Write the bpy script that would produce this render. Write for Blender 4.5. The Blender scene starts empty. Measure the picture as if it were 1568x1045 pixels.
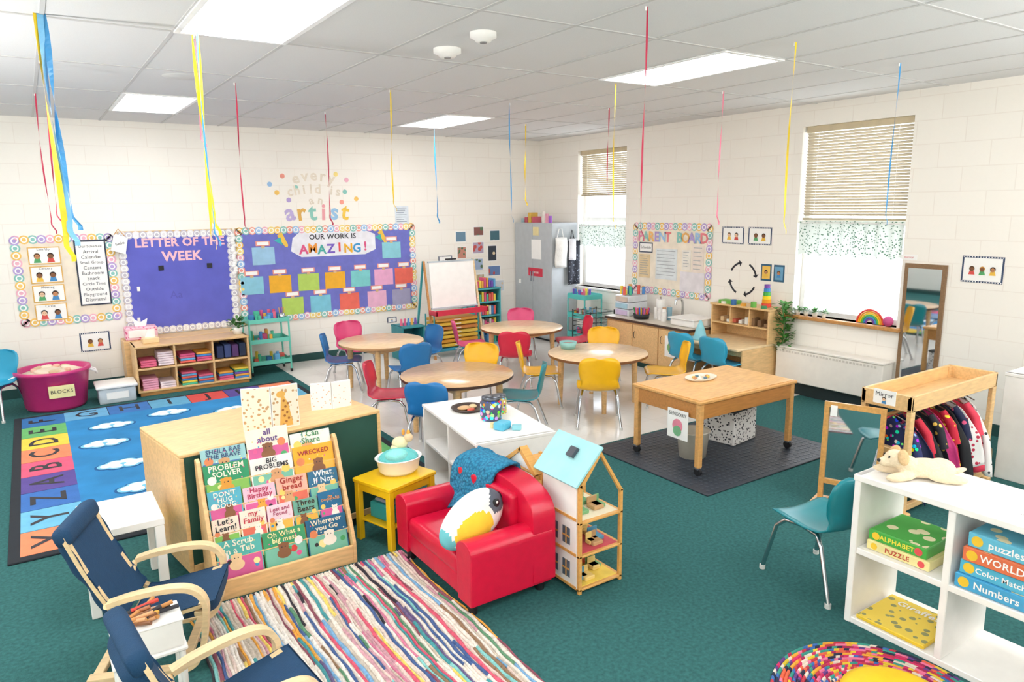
import bpy, bmesh, math, random
from mathutils import Vector, Matrix, Euler
random.seed(7)
scene=bpy.context.scene
try:
    scene.view_settings.view_transform='Standard'
    scene.view_settings.look='None'
except Exception: pass

# ---------------------------------------------------------------- materials
def lin(h):
    h=h.lstrip('#'); o=[]
    for i in (0,2,4):
        c=int(h[i:i+2],16)/255.
        o.append(c/12.92 if c<=.04045 else ((c+.055)/1.055)**2.4)
    return (o[0],o[1],o[2],1.)
def mulc(c,k): return (min(1,c[0]*k),min(1,c[1]*k),min(1,c[2]*k),1.)
MATS={}
def newmat(name):
    m=bpy.data.materials.new(name); m.use_nodes=True
    nt=m.node_tree; b=nt.nodes['Principled BSDF']
    return m,nt,b
def M(hexs,rough=.5,metal=0.,var=.05,scale=12.,bump=0.,spec=.5,name=None,bscale=None,stretch=None):
    key=('M',hexs,rough,metal,var,scale,bump,spec,stretch)
    if key in MATS: return MATS[key]
    m,nt,b=newmat(name or 'paint_'+hexs.strip('#'))
    c=lin(hexs)
    tc=nt.nodes.new('ShaderNodeTexCoord'); no=nt.nodes.new('ShaderNodeTexNoise')
    no.inputs['Scale'].default_value=scale; no.inputs['Detail'].default_value=3
    if stretch:
        mp=nt.nodes.new('ShaderNodeMapping'); mp.inputs['Scale'].default_value=stretch
        nt.links.new(tc.outputs['Object'],mp.inputs[0]); nt.links.new(mp.outputs[0],no.inputs['Vector'])
    else: nt.links.new(tc.outputs['Object'],no.inputs['Vector'])
    r=nt.nodes.new('ShaderNodeValToRGB')
    r.color_ramp.elements[0].position=.3; r.color_ramp.elements[1].position=.7
    r.color_ramp.elements[0].color=mulc(c,1-var*1.6); r.color_ramp.elements[1].color=mulc(c,1+var)
    nt.links.new(no.outputs['Fac'],r.inputs[0]); nt.links.new(r.outputs[0],b.inputs['Base Color'])
    b.inputs['Roughness'].default_value=rough; b.inputs['Metallic'].default_value=metal
    b.inputs['Specular IOR Level'].default_value=spec
    if bump:
        bp=nt.nodes.new('ShaderNodeBump'); bp.inputs['Strength'].default_value=bump; bp.inputs['Distance'].default_value=.01
        n2=nt.nodes.new('ShaderNodeTexNoise'); n2.inputs['Scale'].default_value=bscale or scale*6
        nt.links.new(tc.outputs['Object'],n2.inputs['Vector'])
        nt.links.new(n2.outputs['Fac'],bp.inputs['Height']); nt.links.new(bp.outputs[0],b.inputs['Normal'])
    MATS[key]=m; return m
def wood(hexs,name='birch_wood',rough=.38):
    return M(hexs,rough=rough,var=.09,scale=9,stretch=(1.2,7,7),name=name)
def spots(name,base,spot,scale=40,thr=.3,multi=False,rough=.8):
    key=('S',name)
    if key in MATS: return MATS[key]
    m,nt,b=newmat(name)
    tc=nt.nodes.new('ShaderNodeTexCoord'); v=nt.nodes.new('ShaderNodeTexVoronoi'); v.inputs['Scale'].default_value=scale
    nt.links.new(tc.outputs['Object'],v.inputs['Vector'])
    lt=nt.nodes.new('ShaderNodeMath'); lt.operation='LESS_THAN'; lt.inputs[1].default_value=thr
    nt.links.new(v.outputs['Distance'],lt.inputs[0])
    mx=nt.nodes.new('ShaderNodeMix'); mx.data_type='RGBA'
    mx.inputs[6].default_value=lin(base); mx.inputs[7].default_value=lin(spot)
    nt.links.new(lt.outputs[0],mx.inputs[0])
    if multi:
        hs=nt.nodes.new('ShaderNodeHueSaturation'); hs.inputs['Saturation'].default_value=1.6; hs.inputs['Value'].default_value=1.2
        nt.links.new(v.outputs['Color'],hs.inputs['Color']); nt.links.new(hs.outputs[0],mx.inputs[7])
    nt.links.new(mx.outputs[2],b.inputs['Base Color']); b.inputs['Roughness'].default_value=rough
    MATS[key]=m; return m
def emis(name,col,s):
    m=bpy.data.materials.new(name); m.use_nodes=True; nt=m.node_tree; nt.nodes.clear()
    e=nt.nodes.new('ShaderNodeEmission'); o=nt.nodes.new('ShaderNodeOutputMaterial')
    e.inputs[0].default_value=lin(col); e.inputs[1].default_value=s; nt.links.new(e.outputs[0],o.inputs[0]); return m
def grid_mat(name,base,line,sx,sy,sz_off=(0,0,0),lw=.01,rough=.6,plane='XY',bump=.3,row=False,noise=.04,nscale=30,spec=.5):
    """procedural block / tile pattern"""
    m,nt,b=newmat(name)
    tc=nt.nodes.new('ShaderNodeTexCoord'); sep=nt.nodes.new('ShaderNodeSeparateXYZ')
    nt.links.new(tc.outputs['Object'],sep.inputs[0])
    comb=nt.nodes.new('ShaderNodeCombineXYZ')
    ax={'X':0,'Y':1,'Z':2}
    nt.links.new(sep.outputs[ax[plane[0]]],comb.inputs[0]); nt.links.new(sep.outputs[ax[plane[1]]],comb.inputs[1])
    add=nt.nodes.new('ShaderNodeVectorMath'); add.operation='ADD'; add.inputs[1].default_value=(sz_off[0]+50*sx,sz_off[1]+50*sy,0)
    nt.links.new(comb.outputs[0],add.inputs[0])
    br=nt.nodes.new('ShaderNodeTexBrick'); br.offset=.5 if row else 0.; br.squash=1.
    br.inputs['Scale'].default_value=1.; br.inputs['Brick Width'].default_value=sx; br.inputs['Row Height'].default_value=sy
    br.inputs['Mortar Size'].default_value=lw; br.inputs['Mortar Smooth'].default_value=.3; br.inputs['Bias'].default_value=0
    c=lin(base)
    br.inputs['Color1'].default_value=c; br.inputs['Color2'].default_value=mulc(c,1-noise); br.inputs['Mortar'].default_value=lin(line)
    nt.links.new(add.outputs[0],br.inputs['Vector'])
    no=nt.nodes.new('ShaderNodeTexNoise'); no.inputs['Scale'].default_value=nscale; nt.links.new(tc.outputs['Object'],no.inputs['Vector'])
    mr=nt.nodes.new('ShaderNodeMapRange'); mr.inputs[3].default_value=1-noise; mr.inputs[4].default_value=1+noise*.5
    nt.links.new(no.outputs['Fac'],mr.inputs[0])
    mx=nt.nodes.new('ShaderNodeVectorMath'); mx.operation='SCALE'
    nt.links.new(br.outputs['Color'],mx.inputs[0]); nt.links.new(mr.outputs[0],mx.inputs['Scale'])
    nt.links.new(mx.outputs[0],b.inputs['Base Color'])
    b.inputs['Roughness'].default_value=rough; b.inputs['Specular IOR Level'].default_value=spec
    inv=nt.nodes.new('ShaderNodeMath'); inv.operation='SUBTRACT'; inv.inputs[0].default_value=1
    nt.links.new(br.outputs['Fac'],inv.inputs[1])
    bp=nt.nodes.new('ShaderNodeBump'); bp.inputs['Strength'].default_value=bump; bp.inputs['Distance'].default_value=.004
    nt.links.new(inv.outputs[0],bp.inputs['Height']); nt.links.new(bp.outputs[0],b.inputs['Normal'])
    return m

WHITE=M('#f8f6f2',.4,name='white_laminate',var=.02)
WHT2=M('#fbfaf7',.6,name='white_paper',var=.01)
BIRCH=wood('#e8bf86'); BIRCHD=wood('#c98f52','oak_wood'); BIRCHL=wood('#f0d3a4','pale_birch')
TABLETOP=wood('#efcda4','table_laminate',.22)
CHROME=M('#c9cdd2',.18,1.,name='chrome',var=.02)
BLACK=M('#1d1e22',.5,name='black_plastic',var=.05)
NAVY=M('#144064',.85,bump=.25,name='navy_canvas',scale=30)
RED=M('#d2103a',.3,name='red_vinyl',var=.04,bump=.05,scale=20)
TEAL=M('#35a9ad',.4,name='teal_plastic',var=.03)
TEXTC={}
# ---------------------------------------------------------------- builder
class Frame:
    def __init__(s,o,x,y):
        s.o=Vector(o); s.x=Vector(x).normalized(); s.y=Vector(y).normalized(); s.n=s.x.cross(s.y)
    def p(s,a,b,d=0): return s.o+s.x*a+s.y*b+s.n*d
class MB:
    def __init__(s,name,loc=(0,0,0),rz=0.):
        s.name=name; s.v=[]; s.f=[]; s.m=[]; s.sm=[]; s.mats=[]; s.loc=loc; s.rz=rz
    def mi(s,mat):
        if mat not in s.mats: s.mats.append(mat)
        return s.mats.index(mat)
    def add(s,vs,fs,mat,smooth=False):
        o=len(s.v); s.v+= [tuple(v) for v in vs]; k=s.mi(mat)
        for f in fs: s.f.append(tuple(i+o for i in f)); s.m.append(k); s.sm.append(smooth)
    def addbm(s,bm,mat,smooth=False,mtx=None):
        bm.verts.ensure_lookup_table()
        vs=[(mtx@v.co) if mtx else v.co for v in bm.verts]
        for i,v in enumerate(bm.verts): v.index=i
        s.add(vs,[[v.index for v in f.verts] for f in bm.faces],mat,smooth); bm.free()
    def box(s,c,d,mat,r=.003,rot=None,seg=1,smooth=False):
        bm=bmesh.new(); bmesh.ops.create_cube(bm,size=1)
        for v in bm.verts: v.co=Vector((v.co.x*d[0],v.co.y*d[1],v.co.z*d[2]))
        r=min(r,min(d)*.45)
        if r>0.0008: bmesh.ops.bevel(bm,geom=list(bm.edges),offset=r,segments=seg,profile=.6,affect='EDGES')
        m=Matrix.Translation(Vector(c))
        if rot: m=m@Euler(rot).to_matrix().to_4x4()
        s.addbm(bm,mat,smooth or seg>1,m)
    def b2(s,lo,hi,mat,r=.003,seg=1):
        s.box([(a+b)/2 for a,b in zip(lo,hi)],[abs(b-a) for a,b in zip(lo,hi)],mat,r,seg=seg)
    def cyl(s,p0,p1,r,mat,r2=None,seg=16,smooth=True,cap=True):
        p0=Vector(p0);p1=Vector(p1); r2=r if r2 is None else r2
        ax=(p1-p0).normalized(); t=Vector((0,0,1)) if abs(ax.z)<.9 else Vector((1,0,0))
        u=ax.cross(t).normalized(); w=ax.cross(u)
        vs=[];fs=[]
        for P,R in ((p0,r),(p1,r2)):
            for i in range(seg):
                a=2*math.pi*i/seg; vs.append(P+u*math.cos(a)*R+w*math.sin(a)*R)
        for i in range(seg): j=(i+1)%seg; fs.append((i,i+seg,j+seg,j))
        s.add(vs,fs,mat,smooth)
        if cap:
            s.add(vs[:seg],[tuple(range(seg))],mat); s.add(vs[seg:],[tuple(reversed(range(seg)))],mat)
    def lathe(s,c,prof,mat,seg=28,sx=1.,sy=1.):
        vs=[];fs=[];n=len(prof)
        for (r,z) in prof:
            for i in range(seg):
                a=2*math.pi*i/seg; vs.append((c[0]+math.cos(a)*r*sx,c[1]+math.sin(a)*r*sy,c[2]+z))
        for k in range(n-1):
            for i in range(seg):
                j=(i+1)%seg; fs.append((k*seg+i,k*seg+j,(k+1)*seg+j,(k+1)*seg+i))
        s.add(vs,fs,mat,True)
    def ell(s,c,r,mat,rot=None,seg=20):
        bm=bmesh.new(); bmesh.ops.create_uvsphere(bm,u_segments=seg,v_segments=max(8,seg//2+2),radius=1)
        m=Matrix.Translation(Vector(c))
        if rot: m=m@Euler(rot).to_matrix().to_4x4()
        m=m@Matrix.Diagonal((r[0],r[1],r[2],1)); s.addbm(bm,mat,True,m)
    def tube(s,pts,r,mat,seg=8,closed=False):
        P=[Vector(p) for p in pts]; n=len(P); vs=[];fs=[]
        prev=None
        for i in range(n):
            a=P[max(0,i-1)];b=P[min(n-1,i+1)]
            if closed: a=P[i-1]; b=P[(i+1)%n]
            ax=(b-a).normalized()
            if prev is None:
                t=Vector((0,0,1)) if abs(ax.z)<.9 else Vector((1,0,0)); u=ax.cross(t).normalized()
            else: u=(prev-ax*prev.dot(ax)).normalized()
            prev=u; w=ax.cross(u)
            R=r[i] if isinstance(r,(list,tuple)) else r
            for k in range(seg):
                an=2*math.pi*k/seg; vs.append(P[i]+u*math.cos(an)*R+w*math.sin(an)*R)
        for i in range(n if closed else n-1):
            for k in range(seg):
                k2=(k+1)%seg; i2=(i+1)%n; fs.append((i*seg+k,i*seg+k2,i2*seg+k2,i2*seg+k))
        s.add(vs,fs,mat,True)
        if not closed:
            s.add(vs[:seg],[tuple(reversed(range(seg)))],mat); s.add(vs[-seg:],[tuple(range(seg))],mat)
    def strip(s,path,w0,w1,th,mat,fn):
        """bent-wood band: path in 2D, fn maps (a,w,b)->3D"""
        n=len(path);vs=[];fs=[]
        for i in range(n):
            a=Vector(path[max(0,i-1)]);b=Vector(path[min(n-1,i+1)]);t=(b-a).normalized();nn=Vector((-t.y,t.x))
            p=Vector(path[i])
            for w,k in ((w0,1),(w1,1),(w1,-1),(w0,-1)):
                q=p+nn*(th/2*k); vs.append(fn(q.x,w,q.y))
        for i in range(n-1):
            for k in range(4):
                k2=(k+1)%4; fs.append((i*4+k,i*4+k2,(i+1)*4+k2,(i+1)*4+k))
        fs.append((3,2,1,0)); e=(n-1)*4; fs.append((e,e+1,e+2,e+3)); s.add(vs,fs,mat)
    def prism(s,pts,ext,mat,r=0.,seg=2):
        bm=bmesh.new(); vv=[bm.verts.new(p) for p in pts]; f=bm.faces.new(vv)
        g=bmesh.ops.extrude_face_region(bm,geom=[f]); nv=[x for x in g['geom'] if isinstance(x,bmesh.types.BMVert)]
        bmesh.ops.translate(bm,verts=nv,vec=Vector(ext)); bmesh.ops.recalc_face_normals(bm,faces=bm.faces)
        if r>0: bmesh.ops.bevel(bm,geom=list(bm.edges),offset=r,segments=seg,profile=.6,affect='EDGES')
        s.addbm(bm,mat,r>.01)
    def grid(s,fn,nu,nv,mat,th=0.,smooth=True):
        """fn(u,v)->Vector ; optional thickness along normal"""
        P=[[Vector(fn(i/nu,j/nv)) for j in range(nv+1)] for i in range(nu+1)]
        def idx(i,j): return i*(nv+1)+j
        vs=[P[i][j] for i in range(nu+1) for j in range(nv+1)]
        fs=[(idx(i,j),idx(i+1,j),idx(i+1,j+1),idx(i,j+1)) for i in range(nu) for j in range(nv)]
        if th:
            N=[]
            for i in range(nu+1):
                for j in range(nv+1):
                    a=P[min(nu,i+1)][j]-P[max(0,i-1)][j]; b=P[i][min(nv,j+1)]-P[i][max(0,j-1)]
                    n=a.cross(b); N.append(n.normalized() if n.length>1e-9 else Vector((0,0,1)))
            o=len(vs); vs=vs+[v-n*th for v,n in zip(vs,N)]
            fs=fs+[tuple(reversed([k+o for k in f])) for f in fs]
            def side(a,b): fs.append((b,a,a+o,b+o))
            for i in range(nu): side(idx(i,0),idx(i+1,0)); side(idx(i+1,nv),idx(i,nv))
            for j in range(nv): side(idx(0,j+1),idx(0,j)); side(idx(nu,j),idx(nu,j+1))
        s.add(vs,fs,mat,smooth)
    # planar things in frames
    def rect(s,F,a0,b0,a1,b1,d,mat,t=.002):
        vs=[F.p(a,b,z) for z in (d,d+t) for a,b in ((a0,b0),(a1,b0),(a1,b1),(a0,b1))]
        s.add(vs,[(4,5,6,7),(3,2,1,0),(0,1,5,4),(1,2,6,5),(2,3,7,6),(3,0,4,7)],mat)
    def poly(s,F,pts,d,mat,t=.0015):
        n=len(pts); vs=[F.p(a,b,d) for a,b in pts]+[F.p(a,b,d+t) for a,b in pts]
        fs=[tuple(range(n,2*n))]+[(i,(i+1)%n,n+(i+1)%n,n+i) for i in range(n)]
        s.add(vs,fs,mat)
    def disc(s,F,a,b,r,d,mat,t=.0015,seg=14,ry=None,rot=0):
        ry=ry or r; pts=[]
        for i in range(seg):
            x=math.cos(2*math.pi*i/seg)*r;y=math.sin(2*math.pi*i/seg)*ry
            pts.append((a+x*math.cos(rot)-y*math.sin(rot),b+x*math.sin(rot)+y*math.cos(rot)))
        s.poly(F,pts,d,mat,t)
    def text(s,F,txt,a,b,size,mat,d=.003,align='CENTER',bold=.0,rot=0,fit=None):
        key=(txt,align,bold)
        if key not in TEXTC:
            t=bpy.data.curves.new('t','FONT'); t.body=txt; t.size=1; t.align_x=align; t.align_y='CENTER'; t.offset=bold; t.resolution_u=2
            t.space_character=1.05; t.space_line=.85
            o=bpy.data.objects.new('t',t); bpy.context.collection.objects.link(o)
            dg=bpy.context.evaluated_depsgraph_get(); me=bpy.data.meshes.new_from_object(o.evaluated_get(dg))
            TEXTC[key]=([v.co.copy() for v in me.vertices],[tuple(p.vertices) for p in me.polygons])
            bpy.data.objects.remove(o); bpy.data.curves.remove(t); bpy.data.meshes.remove(me)
        vs,fs=TEXTC[key]
        if not vs: return
        if fit:
            w=max(v.x for v in vs)-min(v.x for v in vs); size=min(size,fit/max(w,.01))
        ca,sa=math.cos(rot),math.sin(rot)
        s.add([F.p(a+(v.x*ca-v.y*sa)*size,b+(v.x*sa+v.y*ca)*size,d) for v in vs],fs,mat)
    def done(s,remesh=None,sub=0):
        me=bpy.data.meshes.new(s.name); me.from_pydata(s.v,[],s.f)
        for m in s.mats: me.materials.append(m)
        me.polygons.foreach_set('material_index',s.m); me.polygons.foreach_set('use_smooth',s.sm)
        me.update()
        o=bpy.data.objects.new(s.name,me); bpy.context.collection.objects.link(o)
        o.location=s.loc; o.rotation_euler=(0,0,s.rz)
        if remesh:
            md=o.modifiers.new('remesh','REMESH'); md.mode='VOXEL'; md.voxel_size=remesh; md.use_smooth_shade=True
            sm=o.modifiers.new('smooth','SMOOTH'); sm.factor=.6; sm.iterations=5
        return o
def inst(name,o,loc,rz):
    n=bpy.data.objects.new(name,o.data); bpy.context.collection.objects.link(n); n.location=loc; n.rotation_euler=(0,0,rz); return n

# ---------------------------------------------------------------- room
XR,YB,H=6.57,9.07,2.9
XL,YF=-2.6,-1.6
WB=grid_mat('painted_block_wall','#faf5ec','#f2ebe1',.405,.2025,lw=.004,plane='XZ',row=True,bump=.22,noise=.012,rough=.55)
WR=grid_mat('painted_block_wall_side','#faf5ec','#f2ebe1',.405,.2025,lw=.004,plane='YZ',row=True,bump=.22,noise=.012,rough=.55)
CARPET=M('#3b6d6c',.95,var=.16,scale=55,bump=.5,spec=.1,name='teal_carpet',bscale=300)
TILE=grid_mat('vinyl_tile','#ebe7e0','#dcd8cf',.305,.305,lw=.0025,rough=.13,noise=.04,nscale=8,bump=.05)
def wallbox(name,lo,hi,mat):
    b=MB(name); b.b2(lo,hi,mat,0); return b.done()
wallbox('wall_back',(XL,YB,0),(XR+.2,YB+.2,H),WB)
wallbox('wall_left',(XL-.2,YF,0),(XL,YB+.2,H),WR)
wallbox('wall_front',(XL-.2,YF-.2,0),(XR+.2,YF,H),WB)
WIN=[(3.47,4.57,.80,2.69),(7.14,8.14,.80,2.69)]
b=MB('wall_right')
ys=[YF,3.47,4.57,7.14,8.14,YB+.2]
for i in (0,2,4): b.b2((XR,ys[i],0),(XR+.22,ys[i+1],H),WR,0)
for (y0,y1,z0,z1) in WIN:
    b.b2((XR,y0,0),(XR+.22,y1,z0),WR,0); b.b2((XR,y0,z1),(XR+.22,y1,H),WR,0)
b.done()
b=MB('floor'); 
b.b2((XL,YF,-.1),(XR,YB,0),CARPET,0); b.done()
b=MB('floor_tile'); b.b2((2.42,4.32,0.),(XR,YB,.003),TILE,0); b.done()
b=MB('ceiling'); 
CEIL=M('#e6e5e4',.9,var=.02,scale=160,bump=.35,name='acoustic_tile',spec=.1)
b.b2((XL-.2,YF-.2,H),(XR+.2,YB+.2,H+.1),CEIL,0); b.done()
b=MB('trim_1'); GR=M('#cbc9c7',.6,name='ceiling_grid_metal',var=.01)
x=.78-.6*6
while x<XR:
    if x>XL: b.b2((x-.011,YF,H-.004),(x+.011,YB,H),GR,0)
    x+=.6
y=3.22-1.217*4
while y<YB:
    if y>YF: b.b2((XL,y-.011,H-.0045),(XR,y+.011,H),GR,0)
    y+=1.217
b.done()
BASEM=M('#1d4a48',.6,name='vinyl_cove_base')
for nm,lo,hi in (('baseboard_back',(XL,YB-.012,0),(XR,YB,.1)),('baseboard_right',(XR-.012,YF,0),(XR,YB-.012,.1)),('baseboard_left',(XL,YF,0),(XL+.012,YB-.012,.1))):
    wallbox(nm,lo,hi,BASEM)
PANEL=emis('light_diffuser','#fefeff',14.)
LF=M('#ffffff',.4,name='light_frame')
for px in (-2.2,.78,3.78):
    for py in (-.43,3.22,6.87):
        b=MB('ceiling_light'); b.b2((px+.03,py+.03,H-.006),(px+.57,py+1.187,H-.002),PANEL,0)
        for lo,hi in (((px,py,H-.012),(px+.03,py+1.217,H)),((px+.57,py,H-.012),(px+.6,py+1.217,H)),((px+.03,py,H-.012),(px+.57,py+.03,H)),((px+.03,py+1.187,H-.012),(px+.57,py+1.217,H))): b.b2(lo,hi,LF,0)
        b.done()
# unseen bounce lamps added to brighten the ceiling, on made-up stands
for (lx,ly,lz,e) in ((-1.3,-.7,1.2,125),(4.9,-.7,1.2,145),(-1.7,4.6,1.0,105)):
    b=MB('added_fill_stand',(lx,ly,0)); b.cyl((0,0,.3),(0,0,lz-.12),.014,BLACK)
    for k in range(3): a=k*2.094; b.cyl((0,0,.45),(.35*math.cos(a),.35*math.sin(a),.012),.01,BLACK,seg=8)
    b.cyl((0,0,lz-.14),(0,0,lz-.02),.09,BLACK,.14,20); b.done()
    L=bpy.data.lights.new('ceiling_fill','AREA'); L.shape='DISK'; L.size=.26; L.energy=e; L.color=(.985,.99,1.)
    lo=bpy.data.objects.new('ceiling_fill_lamp',L); scene.collection.objects.link(lo); lo.location=(lx,ly,lz); lo.rotation_euler=(math.pi,0,0)
for (x,y,r) in ((2.27,4.09,.085),(2.24,3.62,.075)):
    b=MB('smoke_detector'); b.lathe((x,y,H),[(0,-.05),(r*.55,-.05),(r*.7,-.035),(r,-.025),(r,0)],WHITE); b.cyl((x,y,H-.056),(x,y,H-.05),.02,M('#888888',.5)); b.done()
b=MB('ceiling_speaker'); b.lathe((1.07,5.88,H),[(0,-.006),(.13,-.006),(.14,0)],M('#dcdad6',.6)); b.done()

# windows
FRW=M('#f4f4f2',.35,name='window_vinyl')
def slatmat():
    m,nt,bs=newmat('blind_slat'); c=lin('#cfc5b1'); bs.inputs['Base Color'].default_value=c; bs.inputs['Roughness'].default_value=.5
    no=nt.nodes.new('ShaderNodeTexNoise'); no.inputs['Scale'].default_value=6
    mr=nt.nodes.new('ShaderNodeMapRange'); mr.inputs[3].default_value=.25; mr.inputs[4].default_value=.33; nt.links.new(no.outputs['Fac'],mr.inputs[0])
    tr=nt.nodes.new('ShaderNodeBsdfTranslucent'); tr.inputs[0].default_value=lin('#e2d8c2')
    mx=nt.nodes.new('ShaderNodeMixShader'); nt.links.new(mr.outputs[0],mx.inputs[0])
    nt.links.new(bs.outputs[0],mx.inputs[1]); nt.links.new(tr.outputs[0],mx.inputs[2]); nt.links.new(mx.outputs[0],nt.nodes['Material Output'].inputs[0]); return m
SLAT=slatmat()
def glass():
    m=bpy.data.materials.new('window_glass'); m.use_nodes=True; nt=m.node_tree; nt.nodes.clear()
    t=nt.nodes.new('ShaderNodeBsdfTransparent'); g=nt.nodes.new('ShaderNodeBsdfGlossy'); g.inputs['Roughness'].default_value=.02
    mx=nt.nodes.new('ShaderNodeMixShader'); mx.inputs[0].default_value=.05; o=nt.nodes.new('ShaderNodeOutputMaterial')
    nt.links.new(t.outputs[0],mx.inputs[1]); nt.links.new(g.outputs[0],mx.inputs[2]); nt.links.new(mx.outputs[0],o.inputs[0]); return m
GL=glass()
def cloth_mat():
    m,nt,bs=newmat('floral_sheer_fabric')
    tc=nt.nodes.new('ShaderNodeTexCoord'); v=nt.nodes.new('ShaderNodeTexVoronoi'); v.inputs['Scale'].default_value=46
    nt.links.new(tc.outputs['Object'],v.inputs['Vector'])
    r=nt.nodes.new('ShaderNodeValToRGB'); r.color_ramp.interpolation='CONSTANT'
    r.color_ramp.elements[0].color=lin('#587c66'); r.color_ramp.elements[1].position=.32; r.color_ramp.elements[1].color=lin('#dbe2dc')
    nt.links.new(v.outputs['Distance'],r.inputs[0]); nt.links.new(r.outputs[0],bs.inputs['Base Color']); bs.inputs['Roughness'].default_value=.9
    tr=nt.nodes.new('ShaderNodeBsdfTranslucent'); nt.links.new(r.outputs[0],tr.inputs[0])
    mx=nt.nodes.new('ShaderNodeMixShader'); mx.inputs[0].default_value=.18
    nt.links.new(bs.outputs[0],mx.inputs[1]); nt.links.new(tr.outputs[0],mx.inputs[2]); nt.links.new(mx.outputs[0],nt.nodes['Material Output'].inputs[0]); return m
CURT=cloth_mat()
for k,(y0,y1,z0,z1) in enumerate(WIN):
    b=MB('window_%d'%(k+1)); xa,xb=XR+.12,XR+.17
    w=.05
    b.b2((xa,y0,z0),(xb,y0+w,z1),FRW); b.b2((xa,y1-w,z0),(xb,y1,z1),FRW); b.b2((xa,y0+w,z0),(xb,y1-w,z0+w),FRW); b.b2((xa,y0+w,z1-w),(xb,y1-w,z1),FRW)
    zm=(z0+z1)/2; b.b2((xa-.01,y0+w,zm-.03),(xb,y1-w,zm+.03),FRW)
    b.b2((xa+.02,y0+w,z0+w),(xa+.024,y1-w,z1-w),GL,0)
    b.done()
    b=MB('window_blind'); zb=1.80 if k==0 else 2.10
    b.b2((XR+.035,y0+.02,z1-.06),(XR+.085,y1-.02,z1),M('#d3c3a2',.5))
    z=z1-.08
    while z>zb:
        b.box((XR+.06,(y0+y1)/2,z),(.032,y1-y0-.05,.002),SLAT,0,rot=(0,math.radians(46),0)); z-=.028
    b.b2((XR+.045,y0+.02,zb-.03),(XR+.075,y1-.02,zb-.008),M('#b9ac8f',.5))
    for yy in (y0+.15,y1-.15): b.cyl((XR+.045,yy,zb-.02),(XR+.045,yy,z1-.04),.0015,WHITE,seg=5)
    b.done()
    b=MB('cafe_curtain'); zt,zl=(1.745,1.41) if k==0 else (1.66,1.36)
    b.tube([(XR+.02,y0+.0,zt),(XR+.02,y1,zt)],.006,FRW)
    b.grid(lambda u,v:(XR+.02+.010*math.sin(u*55)+(.005*math.sin(u*23)),y0+.02+u*(y1-y0-.04),zt+.02-v*(zt-zl)+.012*math.sin(u*55)*v),140,8,CURT)
    b.done()
b=MB('window_sill'); b.b2((XR-.06,3.42,.765),(XR+.12,4.64,.80),BIRCHD,.006); b.done()
b=MB('window_sill'); b.b2((XR-.03,7.1,.77),(XR+.12,8.18,.80),WHITE,.006); b.done()
b=MB('outdoor_ground'); b.b2((XR+.25,-14,-.3),(40,34,-.2),M('#e9ece8',.9,name='concrete_lot',var=.05,scale=1),0); b.done()

# ---------------------------------------------------------------- wall frames & displays
FB=Frame((0,YB-.001,0),(1,0,0),(0,0,1))
FRt=Frame((XR-.001,0,0),(0,-1,0),(0,0,1))  # a = -Y
PAST=[M(c,.7) for c in ('#f2a08f','#f6c86a','#8ec9c0','#b9a3d8','#f3b7c8','#9fc5ea','#f7e08a')]
def scallop(b,F,a0,b0,a1,b1,w,cols,d=.006,step=.075):
    def run(n,fn):
        for i in range(n):
            a,c=fn((i+.5)/n); m=cols[i%len(cols)]; e=d+.0004*(i%2)
            b.disc(F,a,c,step*.62,e,m,.002,12); b.disc(F,a,c,step*.42,e+.002,WHT2,.001,12); b.disc(F,a,c,step*.26,e+.003,m,.001,10)
    n1=int((a1-a0)/step); n2=int((b1-b0)/step)
    run(n1,lambda t:(a0+t*(a1-a0),b0+w/2)); run(n1,lambda t:(a0+t*(a1-a0),b1-w/2))
    run(n2,lambda t:(a0+w/2,b0+t*(b1-b0))); run(n2,lambda t:(a1-w/2,b0+t*(b1-b0)))
INK=M('#2a2a33',.6,name='ink',var=.0)
def kidface(b,F,a,c,s,d):
    sk=random.choice(['#f1c9a5','#c98b5e','#8a5a3a']); hr=random.choice(['#2c1a12','#5b3a1e','#c58b3a','#1c1c1c'])
    sh=random.choice(['#e0564f','#4a90c9','#f1c24b','#57a86b'])
    b.poly(F,[(a-s*.5,c-s*.9),(a+s*.5,c-s*.9),(a+s*.3,c-s*.2),(a-s*.3,c-s*.2)],d,M(sh,.7))
    b.disc(F,a,c+s*.12,s*.42,d+.001,M(hr,.7)); b.disc(F,a,c,s*.34,d+.002,M(sk,.7)); b.disc(F,a-s*.12,c+.02*s,s*.04,d+.004,INK,seg=6); b.disc(F,a+s*.12,c+.02*s,s*.04,d+.004,INK,seg=6)
def card(b,F,a0,b0,a1,b1,d=.0,faces=2,border='#3a4a68',title=None):
    b.rect(F,a0,b0,a1,b1,d,M(border,.6),.002); w=.014
    b.rect(F,a0+w,b0+w,a1-w,b1-w,d+.002,WHT2,.001)
    n=int((a1-a0)/.02)
    for i in range(n):
        for yy in (b0+w*.5,b1-w*.5): b.disc(F,a0+(i+.5)*(a1-a0)/n,yy,.005,d+.002,WHT2,.001,6)
    h=b1-b0
    if title: b.text(F,title,(a0+a1)/2,b1-.035,.035,INK,d+.004,fit=(a1-a0)*.8)
    for i in range(faces): kidface(b,F,a0+(i+1)*(a1-a0)/(faces+1),(b0+b1)/2-(.01 if title else 0),min(h*.3,(a1-a0)/(faces+1)*.62),d+.003)

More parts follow.
